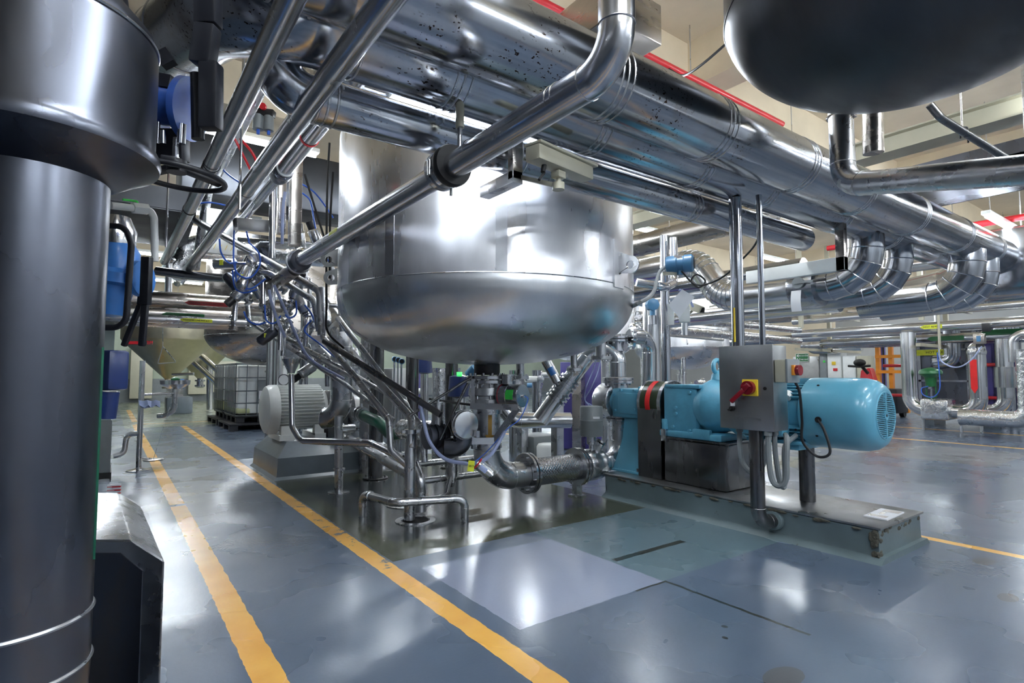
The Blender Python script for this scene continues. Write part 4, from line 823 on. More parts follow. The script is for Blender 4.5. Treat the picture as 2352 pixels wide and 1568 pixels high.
finish('housing', MB().box(c, (.075, .09, .15), .5, .012).cyl(c-UZ*.08-RT*.01, c-UZ*.18-RT*.02, .035), 'navy', t); finish('end_knob', MB().cyl(c-FH*.06-RT*.02, c-FH*.075-RT*.02, .016), 'grey', t)
# dark cabinet with chamfered top
F0 = [at(100, 1240, 1.75), at(303, 1240, 1.75), at(378, 1287, 1.75)]; F0 = [V(p_.x, p_.y, z_) for p_, z_ in zip(F0, (.575, .575, .51))]
ext = at(272, 1135, 2.45)-at(303, 1240, 1.75); ext.z = 0
t = thing('dark_cabinet', F0[1], 'dark steel cabinet with a chamfered top at the foot of the left column', 'cabinet')
poly = F0+[V(F0[2].x, F0[2].y, 0), V(F0[0].x, F0[0].y, 0)]
finish('casing', MB().prism(poly, ext, .006), 'satin', t)
inn = [V(p_.x, p_.y, z_)-FH*.006 for p_, z_ in ((F0[0], .535), (at(278, 1265, 1.75), .535), (at(330, 1300, 1.75), .48), (at(330, 1300, 1.75), .02), (F0[0], .02))]
m = MB(); m.prism([q for q in inn], FH*.004); finish('door_panel', m, 'dark', t)
cp = [F0[0]+UZ*.012, F0[1]+UZ*.012+RT*.0, F0[2]+UZ*.008+RT*.008]
m = MB(); R = []
for i in range(9):
    f = i/8; R.append([q+ext*f*.98+UZ*.012*math.sin(i*2.1+k) for k, q in enumerate(cp)])
m.rings(R, (0, 0), False); finish('plastic_wrap', m, 'film', t)
t = thing('plastic_bottle', at(233, 1130, 2.4), 'frosted plastic bottle half hidden behind the dark column', 'bottle')
c = at(236, 1160, 2.4); finish('bottle', MB().lathe([(.04, -.16), (.045, -.15), (.045, .05), (.02, .09), (.02, .11)], c, UZ, 20), 'film', t)
# pillar and striped kerb
t = thing('concrete_pillar', (-.25, 7.4, 0), 'square painted pillar, pale green above and grey below, behind the left column', 'pillar')
finish('upper_shaft', MB().b2((-.75, 7.15, .62), (.04, 7.9, 4.25)), 'pillart', t); finish('lower_shaft', MB().b2((-.76, 7.14, .08), (.05, 7.91, .62), .004), 'grey', t); finish('base_band', MB().b2((-.77, 7.13, 0), (.06, 7.92, .08)), 'ink', t)
c = aZ(262, 1125, .06); t = thing('striped_marker', c, 'small red and white striped marker on the floor by the pillar', 'marker')
finish('board', MB().box(c, (.10, .02, .10), -.3), 'paper', t); finish('red_stripe', MB().box(c-UZ*.03, (.102, .024, .012), -.3).box(c, (.102, .024, .012), -.3).box(c+UZ*.03, (.102, .024, .012), -.3), 'red', t)
# eyewash / foot pedal stand
p0 = aZ(318, 1080, 0); t = thing('eyewash_stand', p0, 'slim foot operated eyewash post with a basin and a hanging wire', 'eyewash')
top = p0.copy(); top.z = 1.25
finish('post', MB().cyl(p0, top, .028), 'satin', t); finish('foot_plate', MB().lathe([(.12, 0), (.12, .008), (.05, .02), (.03, .03)], p0, UZ, 24), 'pipe', t)
pe = aZ(352, 1055, .10); m = MB().cyl(V(p0.x, p0.y, .14), V(pe.x-.02, pe.y, .11), .012).lathe([(.001, .0), (.10, .0), (.11, .012), (.10, .018), (.001, .018)], V(pe.x, pe.y, .09), UZ, 24); finish('foot_pedal', m, 'satin', t)
finish('drain_branch', MB().tube([V(p0.x, p0.y, .42), V(p0.x-.12, p0.y+.02, .42), V(p0.x-.14, p0.y+.02, .2), V(p0.x-.24, p0.y+.02, .18)], .03, .07, 14), 'satin', t)
bc = aX(376, 885, p0.x+.36); bc = V(p0.x+.36, p0.y+.35, 1.0)
finish('bowl', MB().lathe([(.03, -.09), (.08, -.08), (.16, -.03), (.165, .02), (.155, .02), (.15, -.02), (.03, -.05)], bc, UZ, 32, (0, 1)), 'pipe', t)
finish('drain_pipe', MB().tube([bc-UZ*.08, bc-UZ*.35, bc-UZ*.42-RT*.12, bc-UZ*.42-RT*.2], .03, .06, 14).cyl(V(p0.x, p0.y, .86), bc-UZ*.14, .014), 'satin', t)
finish('nozzle_cap', MB().lathe([(.05, 0), (.05, .02), (.02, .04)], bc+UZ*.02, UZ, 20), 'green', t)
wh = aY(372, 680, p0.y); finish('pull_wire', MB().cyl(at(374, 690, 6.3), at(374, 800, 6.3), .005, seg=6).tube([at(374, 795, 6.3), at(362, 835, 6.3), at(405, 832, 6.3), at(374, 795, 6.3)], .006, .01, 6).cyl(bc-UZ*.1, V(pe.x, pe.y, .1), .003, seg=6), 'satin', t)
t = thing('white_cloth', at(345, 925, 6.2), 'crumpled white cloth draped over the eyewash arm', 'cloth')
m = MB(); m.rings([[at(318+10*i, 918+(3 if i % 2 else 0), 6.2+.05*(i % 2)), at(320+9*i+(3 if i % 3 else 0), 930+(6 if i % 2 else 0), 6.15+.05*((i+1) % 2)), at(325+8*i, 938-abs(i-1)*2, 6.2)] for i in range(6)], (0, 0), False); finish('sheet', m, 'wtube', t, smooth=True)
# ---------------------------------------------------------------- left background
fw = lambda x, y: aY(x, y, 25.9)
t = thing('hopper', at(390, 830, 14.5), 'golden conical hopper hanging at the far left end of the aisle', 'hopper')
hc = at(388, 868, 14.5)
finish('cone', MB().lathe([(.10, -.02), (1.05, .95), (1.08, 1.0), (1.08, 1.6)], hc, UZ, 56), 'gold', t); finish('cone_outlet', MB().cyl(hc-UZ*.02, hc-UZ*.25, .10).flange(hc-UZ*.25, UZ, .15, .04), 'gold', t)
hc2 = hc-RT*.42+FH*2.2+UZ*.02; t2 = finish('hopper', MB().lathe([(.08, -.05), (.95, .95), (.95, 1.3)], hc2, UZ, 40), 'gold', None, 'second golden cone partly behind the first hopper', 'hopper')
finish('outlet_fitting', MB().lathe([(.08, 0), (.08, -.05), (.14, -.06), (.14, -.1), (.09, -.11), (.09, -.2), (.14, -.21), (.14, -.26), (.08, -.3)], hc2-UZ*.03, UZ, 24), 'pipe', t2)
lb = finish('steam_label', MB().box(hc-FW*1.1+UZ*.93-RT*.12, (.75, .01, .11), Matrix.Rotation(-A1, 4, 'Z')), 'brown', None, 'label plate with a red arrow on the golden hopper', 'label')
finish('red_arrow', MB().prism([hc-FW*1.12+UZ*.93+RT*x+UZ*z for x, z in ((-.48, 0), (-.38, .06), (-.38, .035), (-.05, .035), (-.05, -.035), (-.38, -.035), (-.38, -.06))], -FH*.006), 'red', lb)
text('lettering', 'STEM', .11, basis(hc-FW*1.13+UZ*.93+RT*.15, RT, UZ), 'red', lb, .002)
b0 = aZ(390, 948, 0); b0 = aZ(412, 950, 0)
finish('pump_block', MB().box(V(b0.x, b0.y+.3, .23), (.62, .7, .46), 0, .03), 'greyp', None, 'small grey concrete block under the distant blue motor', 'plinth')
c = V(b0.x, b0.y+.25, .72); t = thing('small_blue_motor', c, 'small bright blue pump motor on the distant grey block', 'motor')
finish('body', MB().box(c+UZ*.1, (.22, .3, .26), 0, .03).cyl(c+UZ*.1-V(0, .15, 0), c+UZ*.1-V(0, .18, 0), .10), 'blue2', t); finish('bracket', MB().b2(c+V(-.09, -.1, -.26), c+V(.09, .1, -.02)).b2(c+V(-.3, -.02, -.26), c+V(-.14, .04, 0)), 'satin', t)
for (x0_, x1_, y0_, y1_, l) in ((430, 478, 840, 905, 'cream wall cabinet right of the small blue motor'), (482, 540, 830, 900, 'second cream wall cabinet behind the plastic containers'), (296, 352, 800, 915, 'tall pale wall panel left of the hopper')):
    a_, b_ = fw(x0_, y1_), fw(x1_, y0_); finish('wall_cabinet', MB().b2((a_.x, 25.6, a_.z), (b_.x, 25.9, b_.z), .02), 'cream', None, l, 'cabinet')
for (x0_, y0_, x1_, y1_, d, r, l) in ((436, 822, 520, 900, 16.2, .09, 'lower slanting brace tube left of the plastic containers'), (445, 800, 520, 868, 16.2, .09, 'upper slanting brace tube left of the plastic containers'), (482, 800, 482, 940, 16.5, .09, 'vertical leg tube left of the plastic containers'), (396, 860, 445, 858, 14, .04, 'small horizontal pipe behind the distant hopper')):
    pipe('brace_tube', [at(x0_, y0_, d), at(x1_, y1_, d)], r, 'clad2', l, 'tube')
# IBC containers
def ibc(x, y, label, cut):
    t = thing('bulk_container', (x+.5, y+.6, .14), label, 'container', None); z0 = .14
    finish('bladder', MB().b2((x+.03, y+.03, z0+.16), (x+.97, y+1.17, z0+1.13), .05), 'ibc', t)
    finish('liquid_level', MB().b2((x+.025, y+.025, z0+.17), (x+.3, y+1.175, z0+cut), .04), 'ibcy', t)
    m = MB()
    for k in range(9):
        for (px, py) in ((x, y+1.2*k/8), (x+1.0, y+1.2*k/8)): m.cyl((px, py, z0+.13), (px, py, z0+1.16), .009, seg=8)
    for k in range(6): m.cyl((x+1.0*k/5, y, z0+.13), (x+1.0*k/5, y, z0+1.16), .009, seg=8)
    for z in (.14, .38, .62, .88, 1.16):
        m.tube([V(x+.4, y, z0+z), V(x, y, z0+z), V(x, y+1.2, z0+z), V(x+1, y+1.2, z0+z), V(x+1, y, z0+z), V(x+.4, y, z0+z)], .010, .06, 8)
    finish('cage', m, 'cage', t)
    m = MB(); m.b2((x, y, z0+.1), (x+1, y+1.2, z0+.13), .01)
    for px in (.03, .42, .83):
        for py in (.03, .52, 1.0): m.b2((x+px, y+py, z0), (x+px+.15, y+py+.15, z0+.1))
    finish('pallet_base', m, 'blackp', t); return t
t = ibc(2.02, 11.95, 'nearer caged white liquid container with a grey plate on its side', .3)
finish('side_plate', MB().b2((2.42, 11.925, .55), (2.95, 11.935, .98)), 'grey', t); finish('paper_label', MB().b2((2.44, 11.915, .60), (2.65, 11.924, .76)).b2((2.6, 11.925, 1.02), (2.8, 11.934, 1.2)), 'paper', t)
ibc(2.02, 13.4, 'farther caged white liquid container with yellowish liquid at its bottom', .42)
m = MB()
for yy in (11.75, 13.3):
    m.b2((1.9, yy, .10), (3.2, yy+1.4, .135), .004)
    for px in (1.9, 2.48, 3.05):
        for py in (0, .62, 1.25): m.b2((px, yy+py, 0), (px+.15, yy+py+.15, .10))
    finish('black_pallet', m, 'blackp', None, 'black plastic pallet under the %s caged container' % ('nearer' if yy < 12 else 'farther'), 'pallet'); m = MB()
# ---------------------------------------------------------------- white motor pump
bb = [V(1.41, 6.08, 0), V(2.75, 6.08, 0), V(2.75, 7.3, 0), V(1.41, 7.3, 0)]
m = MB(); R = [[V(*q.xy, 0) for q in bb], [V(q.x+(.03 if q.x < 2 else -.03), q.y+(.03 if q.y < 6.5 else -.03), .03) for q in bb], [V(q.x+(.04 if q.x < 2 else -.04), q.y+(.04 if q.y < 6.5 else -.04), .22) for q in bb], [V(q.x+(.16 if q.x < 2 else -.16), q.y+(.18 if q.y < 6.5 else -.18), .37) for q in bb]]
finish('motor_plinth', m.rings(R), 'greyp', None, 'chamfered grey concrete block under the white finned motor', 'plinth', smooth=False)
MY, MZ = 6.62, .70
cM = lambda x, z=MZ: V(x, MY, z)
t = thing('white_motor_pump', cM(1.9, .37), 'white finned electric motor coupled to a steel pump left of the mixing tank', 'motor')
m = MB().lathe([(.20, 1.50), (.235, 1.56), (.235, 2.02), (.20, 2.06)], (0, MY, MZ), xa, 40)
for k in range(44):
    a = 2*PI*k/44; d = V(0, math.cos(a), math.sin(a))
    if math.sin(a) < -.8: continue
    m.bar(cM(1.5)+d*.25, cM(2.0)+d*.25, .007, .05, up=d)
finish('finned_body', m, 'white', t)
finish('fan_cover', MB().lathe([(.05, 1.39), (.20, 1.395), (.255, 1.42), (.275, 1.46), (.275, 1.53), (.265, 1.53)], (0, MY, MZ), xa, 48, (1, 0)), 'white', t)
finish('eye_ring', MB().ring(cM(1.72, MZ+.32), V(0, 1, 0), .045, .013), 'white', t)
m = MB().b2((1.52, MY-.26, .37), (1.68, MY+.26, .43)).b2((1.9, MY-.26, .37), (2.02, MY+.26, .43)).b2((1.54, MY-.25, .41), (1.66, MY-.15, .53)).b2((1.9, MY-.25, .41), (2.0, MY-.15, .53)); finish('foot', m, 'white', t)
finish('adapter_box', MB().b2((2.06, MY-.2, .37), (2.30, MY+.2, .90), .01), 'cab', t)
finish('pump_casing', MB().lathe([(.12, 2.28), (.2, 2.30), (.26, 2.36), (.26, 2.46), (.18, 2.50), (.10, 2.52)], (0, MY, MZ-.04), xa, 40).cyl((2.40, MY, MZ), (2.40, MY, 1.16), .12, .09), 'satin', t)
m = MB().flange((2.40, MY, 1.18), UZ, .17, .03, 10).flange((2.40, MY, 1.215), UZ, .17, .03, 10).cyl((2.40, MY, 1.22), (2.40, MY, 1.42), .11, .06); finish('top_flange', m, 'pipe', t)
finish('suction_flange', MB().flange((2.55, MY-.02, MZ-.06), (1, -.6, 0), .17, .03, 10), 'pipe', t)
c = at(655, 872, 6.3); finish('pressure_gauge', MB().cyl(c, c-FH*.04, .065, seg=28).cyl(c-UZ*.06, c-UZ*.13, .012), 'pipe', t); finish('gauge_face', MB().cyl(c-FH*.041, c-FH*.043, .055, seg=28), 'paper', t)
m = MB()
pipe('riser_pipe', [at(745, 960, 5.6), at(783, 960, 5.55), at(785, 770, 5.55), at(740, 700, 6.0)], .105, 'satin', 'fat vertical steel pipe rising from the white motor pump past the mixing tank', bend=.2, seg=32, n=10, beads=.004)
t = pipe('adjustable_post', [at(778, 955, 5.15), aZ(778, 1130, 0)], .038, 'satin', 'slim adjustable support leg in front of the grey motor block', 'leg')
q = aZ(778, 1130, 0); finish('sleeve_ring', MB().lathe([(.038, .20), (.055, .205), (.055, .22), (.038, .225)], V(q.x, q.y, 0), UZ, 24).lathe([(.10, 0), (.10, .006), (.05, .012)], V(q.x, q.y, 0), UZ, 24), 'pipe', t)
c = at(806, 855, 5.9)
pipe('angled_pipe', [at(730, 800, 5.9), at(760, 830, 5.9), at(770, 870, 5.9)], .06, 'satin', 'curved pipe stub behind the fat riser', bend=.1)
F_ = pipe('funnel_drain', [at(669, 860, 5.0), at(671, 980, 4.9), at(690, 1012, 4.85), at(850, 1016, 4.5), at(925, 1052, 4.3)], .026, 'pipe', 'funnel topped drain pipe running down and right to the floor standpipe', bend=.1, n=8)
finish('funnel', MB().lathe([(.03, -.02), (.035, 0), (.085, .11), (.09, .11)], at(669, 852, 5.0), UZ, 28, (1, 0)), 'satin', F_)
# ---------------------------------------------------------------- slanting pipes down to the standpipes
SL = [([at(738, 660, 4.75), at(742, 775, 4.7), at(893, 962, 4.3), at(898, 1035, 4.2), at(948, 1080, 4.15)], .026, 'first slanting pipe bending down to the standpipe, leftmost of the bundle'),
      ([at(806, 808, 4.75), at(945, 960, 4.3), at(946, 1030, 4.16)], .030, 'second slanting pipe ending in the clamp on top of the standpipe'),
      ([at(776, 730, 4.9), at(868, 850, 4.7), at(971, 985, 4.35), at(975, 1060, 4.3)], .026, 'third slanting pipe, the steepest one starting close to the tank bottom'),
      ([at(568, 700, 5.5), at(572, 738, 5.5), at(790, 880, 5.0), at(905, 965, 4.9)], .021, 'long thin slanting pipe starting from a small valve at the left'),
      ([at(606, 700, 5.6), at(610, 745, 5.6), at(760, 840, 5.3), at(935, 925, 5.0), at(940, 960, 5.0)], .021, 'thin slanting pipe just above the long one'),
      ([at(600, 750, 5.6), at(790, 845, 5.1), at(930, 930, 4.9)], .018, 'thinnest slanting pipe of the bundle'),
      ([at(845, 860, 5.6), at(930, 910, 5.4), at(937, 1000, 5.3)], .020, 'short thin pipe curving down behind the slanting bundle'),
      ([at(400, 478, 5.2), at(735, 668, 4.75), at(738, 770, 4.7)], .032, 'long diagonal pipe crossing the valve cluster and turning down at the tank'),
      ([at(576, 623, 5.0), at(620, 628, 4.95), at(722, 690, 4.85), at(733, 760, 4.85)], .028, 'shorter diagonal pipe below the long diagonal one'),
      ([at(700, 1014, 5.1), at(880, 1022, 4.7), at(935, 1055, 4.6)], .022, 'horizontal pipe behind the funnel drain pipe'),
      ([at(782, 980, 5.6), at(800, 1008, 5.2), at(945, 1090, 4.4)], .045, 'thick sloping drain pipe entering the standpipe from the left')]
for P_, r, l in SL: pipe('slanting_pipe', P_, r, 'satin', l, bend=r*3.2, seg=20, beads=.0015)
t = pipe('black_conduit', [at(745, 783, 4.5), at(765, 795, 4.45), at(1012, 952, 4.1)], .025, 'cab', 'dark straight conduit tube slanting from the tank side to its open end', 'conduit', seg=24)
a_, b_ = at(765, 795, 4.45), at(1012, 952, 4.1)
bands(t, [a_.lerp(b_, f) for f in (.02, .42, .82)], b_-a_, .025, .006, 'black', th=.0025)
sx, sy = 1.86, 3.86
t = thing('standpipe', (sx, sy, 0), 'vertical drain standpipe with a reducer going down into the front floor drain', 'standpipe')
finish('barrel', MB().lathe([(.042, .01), (.042, .50), (.026, .60), (.026, .66)], (sx, sy, 0), UZ, 28), 'satin', t)
finish('clamp', MB().lathe([(.026, .645), (.045, .65), (.045, .68), (.026, .685)], (sx, sy, 0), UZ, 28).box((sx-.05, sy, .665), (.04, .02, .02)).box((sx+.05, sy-.01, .665), (.04, .02, .02)), 'pipe', t)
s2x, s2y = 2.02, 4.0
pipe('drain_elbow', [V(s2x, s2y, .02), V(s2x, s2y, .25), V(s2x-.02, s2y+.12, .42), V(s2x-.0, s2y+.02, .55)], .045, 'satin', 'curved drain pipe right behind the standpipe', bend=.1)
pipe('drain_riser', [V(s2x-.02, s2y+.1, .3), V(s2x-.02, s2y+.1, .62)], .035, 'satin', 'straight riser with a clamp behind the standpipe')
for (x, y, r, l) in ((1.90, 3.84, .15, 'round floor drain with a black hole in front of the guard rail'), (2.10, 4.38, .2, 'round floor drain behind the standpipe')):
    t = thing('floor_drain', (x, y, 0), l, 'drain'); finish('rim', MB().lathe([(r, 0), (r, .006), (r*.72, .008), (r*.70, .001)], (x, y, 0), UZ, 48, (0, 0)), 'satin', t)
    finish('opening', MB().lathe([(r*.71, .0025), (.001, .0025)], (x, y, 0), UZ, 40, (0, 0)), 'hole', t)
    finish('grid', MB().ring((x, y, .003), UZ, r*.66, .003, 40), 'dark', t)
t = pipe('guard_rail', [V(1.626, 4.202, 0), V(1.626, 4.202, .17), V(1.70, 3.80, .17)-V(0, .02, 0), V(2.19, 3.61, .17), V(2.19, 3.61, 0)], .030, 'satin', 'low bent tube guard rail around the front floor drain', 'rail', .07, 24, 8, .002)
bands(t, [(1.645, 4.1, .17)], (.07, -.4, 0), .03, .03, 'pipe', 'pipe_clamp', .008)
for k, (x, y) in enumerate(((2.31, 5.62), (2.86, 5.9), (3.3, 5.75), (1.95, 5.35))):
    if k < 3: finish('round_column', MB().cyl((x, y, 0), (x, y, 2.9), .075).flange((x, y, .008), UZ, .13, .014, 4), 'cab', None, ('left', 'middle', 'right')[k]+' one of the round columns standing behind the mixing tank', 'column')
pipe('floor_pipe', [V(2.05, 4.15, .22), V(3.0, 4.15, .22)], .028, 'satin', 'low horizontal pipe behind the tank outlet elbow')
pipe('floor_pipe', [V(1.95, 4.5, .3), V(2.9, 4.5, .3)], .03, 'satin', 'horizontal pipe slightly higher behind the outlet elbow')
t = pipe('drain_funnel', [V(2.35, 4.08, .52), V(2.35, 4.08, .30), V(2.25, 4.0, .12), V(2.08, 3.95, .1)], .02, 'pipe', 'conical drain funnel under the ribbed dark valve')
finish('cone', MB().lathe([(.02, .16), (.055, .27), (.055, .52)], (2.35, 4.08, 0), UZ, 24), 'satin', t)
# ---------------------------------------------------------------- right background: pipe rack and heat exchanger
def arrow(par, o, y, nrm, L, h, mat, txt=None, flip=1, ink='ink'):
    # flat arrow label: o centre, y long direction towards the tip
    y = Vector(y).normalized(); nrm = Vector(nrm).normalized(); x = y.cross(nrm).normalized()
    pts = [(-L/2, h/2), (L/2-h*.9, h/2), (L/2, 0), (L/2-h*.9, -h/2), (-L/2, -h/2)]
    o = Vector(o); lb = finish('arrow_label', MB().prism([o+y*a+x*b for a, b in pts], nrm*.004), mat, par)
    if txt:
        rd = -y if y.dot(RT) < 0 else y; text('lettering', txt, h*.62, basis(o+nrm*.006, rd, nrm.cross(rd)), ink, par, .001)
    return lb
def ypipe(x, z, y0, y1, r, mat, label, name='rack_pipe'):
    return pipe(name, [V(x, y0, z), V(x, y1, z)], r, mat, label, seg=24)
nx = V(-1, 0, 0)
o = ypipe(13, 2.33, -3.5, 6.6, .085, 'clad2', 'upper long pipe with a yellow arrow label in the right background')
yl = aX(2140, 710, 13).y; arrow(o, (12.90, yl, 2.32), (0, 1, 0), nx, .36, .08, 'ytag', 'HOT GLEN')
o = ypipe(13, 2.02, -3.5, 6.6, .095, 'clad2', 'lower long pipe with a yellow arrow label in the right background')
arrow(o, (12.90, yl, 2.01), (0, 1, 0), nx, .36, .08, 'ytag', 'HOT 46/45')
o = ypipe(13.5, 1.80, -3.5, 6.2, .10, 'clad', 'pipe with dark green arrow labels under the two yellow labelled pipes')
arrow(o, (13.39, aX(2170, 765, 13.4).y, 1.8), (0, 1, 0), nx, .6, .09, 'glabel'); arrow(o, (13.39, aX(2300, 750, 13.4).y, 1.88), (0, 1, 0), nx, .6, .09, 'glabel')
ypipe(14.2, 1.80, -3.5, 7.0, .10, 'satin', 'dull pipe behind the green labelled pipe')
for k, (x, z, r) in enumerate(((12.2, 2.75, .10), (11.4, 2.62, .08), (14.5, 2.6, .14), (10.4, 2.85, .12), (16, 2.1, .12), (15.5, 2.95, .16))):
    ypipe(x, z, -3.5, 8+k*.7, r, ('clad', 'foil', 'brown', 'clad2', 'clad', 'brown')[k], ('polished', 'crinkled', 'brownish', 'bright', 'far polished', 'fat brownish')[k]+' rack pipe above the labelled pipes')
for k, y in enumerate((1.6, 3.9, 6.2)):
    finish('pipe_gantry', MB().b2((12.6, y, 2.13), (12.68, y+.08, 4.2)).b2((13.95, y, 1.6), (14.03, y+.08, 4.2)).b2((12.4, y, 2.44), (15.6, y+.08, 2.5)).b2((12.4, y, 1.62), (15.6, y+.08, 1.68)), 'cctv', None, ('right', 'middle', 'left')[k]+' one of the pale pipe rack frames in the right background', 'frame')
UX = 13.0
t = pipe('insulated_loop', [V(UX, 4.30, 1.93), V(UX, 4.30, .40), V(UX, 3.22, .38), V(UX, 3.22, 1.60)], .135, 'clad2', 'U shaped insulated pipe loop with a red arrow label, before the heat exchanger', 'pipe', .26, 28, 10, .004)
finish('valve_cover', MB().b2((UX-.24, 3.62, .22), (UX+.24, 4.08, .62), .05), 'foil', t)
finish('dome_cap', MB().lathe([(.14, 1.45), (.15, 1.5), (.12, 1.62), (.05, 1.68)], (UX, 3.22, 0), UZ, 28), 'clad2', t)
m = MB()
finish('stand', MB().cyl((UX, 4.1, 0), (UX, 4.1, .25), .025), 'satin', t); finish('stand', MB().cyl((UX, 3.5, 0), (UX, 3.5, .25), .025), 'satin', t); finish('stand', MB().cyl((UX, 3.2, 0), (UX, 3.2, .25), .025), 'satin', t)
arrow(t, (UX-.14, 3.24, 1.05), (0, 0, -1), nx, .62, .10, 'rbright')
t = pipe('insulated_loop', [V(13.5, 3.5, .40), V(13.5, 2.95, .40), V(13.5, 2.95, 1.3), V(13.5, 2.95, 1.75)], .125, 'clad2', 'second insulated riser just right of the U shaped loop', 'pipe', .24, 28, 8, .004)
finish('insulated_pot', MB().lathe([(.28, .85), (.28, 1.22), (.1, 1.24)], (13.4, 2.8, 0), UZ, 28), 'clad2', t)
t = pipe('ribbed_riser', [V(12.2, 3.3, .34), V(12.2, 2.38, .34), V(12.2, 2.38, 1.5)], .14, 'foil', 'crinkled foil riser at the right edge of the frame', 'pipe', .2, 24, 6)
pipe('hooked_pipe', [V(12.6, 2.62, 1.3), V(12.6, 2.62, 1.78), V(12.6, 1.6, 1.78)], .07, 'clad2', 'hook shaped white pipe at the right edge', 'pipe', .16, 20)
t = pipe('elbow_pipe', [V(13.6, 3.75, 2.0), V(13.6, 3.75, 1.35), V(13.6, 4.05, 1.33)], .14, 'clad', 'stout stepped elbow pipe entering the heat exchanger', 'pipe', .15, 24, 6, .004)
# plate heat exchanger
hx0, hx1 = aX(2230, 870, 14.2).y, aX(2112, 870, 14.2).y
t = thing('plate_heat_exchanger', (14.6, (hx0+hx1)/2, 0), 'plate heat exchanger with a framed dark cover and purple side plates', 'heat exchanger')
finish('cover', MB().prism([V(14.2, hx0, z) if 0 else V(x, hx0, z) for x, z in ((14.2, .2), (14.2, 1.72), (14.45, 2.0), (15.0, 2.0), (15.0, .2))], V(0, hx1-hx0, 0), .01), 'dark', t)
m = MB()
for y in (hx0+.02, hx1-.02): m.b2((14.14, y-.03, .2), (14.2, y+.03, 1.75))
for z in (.3, .95, 1.6, 1.74): m.b2((14.14, hx0, z-.02), (14.2, hx1, z+.02))
finish('frame', m, 'pipe', t)
finish('end_plate', MB().b2((14.3, hx0-.32, .12), (15.1, hx0-.03, 1.8), .01), 'purple', t)
m = MB()
for z in (.62, 1.28): m.cyl((14.25, hx1+.7, z), (14.25, hx0-.5, z), .035)
finish('tie_bar', m, 'red', t); arrow(t, (14.12, (hx0+hx1)/2+.1, 1.55), (0, -1, 0), nx, .7, .12, 'ytag', 'HOT GLEN')
finish('foot', MB().b2((14.3, hx0-.4, 0), (15, hx0-.1, .2)).b2((14.3, hx1-.2, 0), (15, hx1, .2)), 'greyp', t)
c = aX(2139, 900, 12.7); t = thing('green_control_valve', (12.7, c.y, .55), 'green diaphragm control valve standing on the U shaped loop', 'valve')
finish('diaphragm', MB().lathe([(.03, 1.22), (.10, 1.20), (.17, 1.17), (.19, 1.14), (.19, 1.10), (.16, 1.07), (.10, 1.03), (.085, .92), (.085, .86), (.05, .84)], (12.7, c.y, 0), UZ, 36), 'green', t)
m = MB()
for s in (-1, 1): m.tube([V(12.7, c.y+.07*s, .86), V(12.7, c.y+.08*s, .66), V(12.7, c.y, .62)], .014, .03, 8)
finish('yoke', m, 'green', t); finish('stem', MB().cyl((12.7, c.y, .60), (12.7, c.y, .9), .018).box((12.66, c.y+.0, .84), (.05, .06, .06)), 'pipe', t)
cable('air_tube', [(12.6, c.y-.15, 1.5), (12.6, c.y-.17, 1.1), (12.6, c.y-.16, .8), (12.6, c.y-.05, .66), (12.6, c.y+.1, .70), (12.6, c.y+.12, .82), (12.62, c.y+.02, .86)], .010, 'tube', 'blue tube looping around the green control valve')
p_ = [aX(2156, 795, 12.5), aX(2160, 825, 12.5), aX(2180, 840, 12.5), aX(2205, 842, 12.5), aX(2232, 825, 12.5), aX(2255, 795, 12.5)]
cable('air_hose', p_, .012, 'wtube', 'pale blue hose hanging in an arc before the heat exchanger', 'hose')
q = aX(2154, 700, 12.5); pipe('drop_conduit', [V(12.5, q.y, 2.3), V(12.5, q.y, 1.55)], .022, 'cctv', 'thin pale drop conduit in front of the heat exchanger', 'conduit')
c = aX(2250, 778, 12.6); t = thing('orange_instrument', c, 'small orange boxed instrument with a black cap at the right', 'instrument')
finish('case', MB().box(c, (.12, .16, .19), 0, .01), 'brown', t); finish('window', MB().box(c-V(.062, -.0, 0), (.004, .06, .10)), 'sky', t); finish('cap', MB().box(c+V(0, -.1, .2), (.10, .11, .15), 0, .01).box(c-V(0, 0, .12), (.08, .1, .05)), 'black', t)
for k, (x, y, X_, r, l) in enumerate(((2296, 800, 14.4, .09, 'left'), (2318, 820, 14.8, .07, 'middle'), (2334, 790, 15.2, .08, 'right'))):
    q = aX(x, y, X_); pipe('process_riser', [V(X_, q.y, 0), V(X_, q.y, 2.2)], r, 'clad', l+' one of the vertical pipes crowded behind the crinkled foil riser')
# fork stacker
q = aX(2048, 860, 16.5)
t = thing('fork_stacker', (16.5, q.y, 0), 'orange and black fork stacker parked behind the polished U loop', 'forklift')
m = MB()
for dy in (-.3, .02, .32): m.b2((16.5, q.y+dy-.045, .1), (16.62, q.y+dy+.045, 2.05))
for z in (.55, 1.15, 1.55, 2.0): m.b2((16.46, q.y-.33, z-.04), (16.5, q.y+.36, z+.04))
finish('mast', m, 'orange', t); finish('lift_chain', MB().b2((16.5, q.y+.16, .3), (16.53, q.y+.19, 1.9)), 'ink', t)
finish('chassis', MB().b2((15.7, q.y-.38, .12), (16.4, q.y+.3, .72), .04), 'blackp', t); finish('hood', MB().prism([V(15.75, q.y+.1, .72), V(15.75, q.y+.5, .72), V(15.8, q.y+.45, 1.2), V(15.8, q.y+.25, 1.25)], V(.3, 0, 0), .02), 'red', t)
finish('tiller', MB().tube([V(15.6, q.y+.2, 1.1), V(15.5, q.y+.35, 1.35)], .04).ball((15.5, q.y+.35, 1.38), .12, (1, 1.2, .8)).tube([V(15.5, q.y+.1, 1.3), V(15.45, q.y+.35, 1.28), V(15.5, q.y+.62, 1.3)], .03, .05), 'ink', t)
finish('wheel', MB().cyl((15.8, q.y+.1, .09), (15.8, q.y+.2, .09), .09).cyl((16.4, q.y-.3, .1), (16.4, q.y-.2, .1), .1), 'black', t)
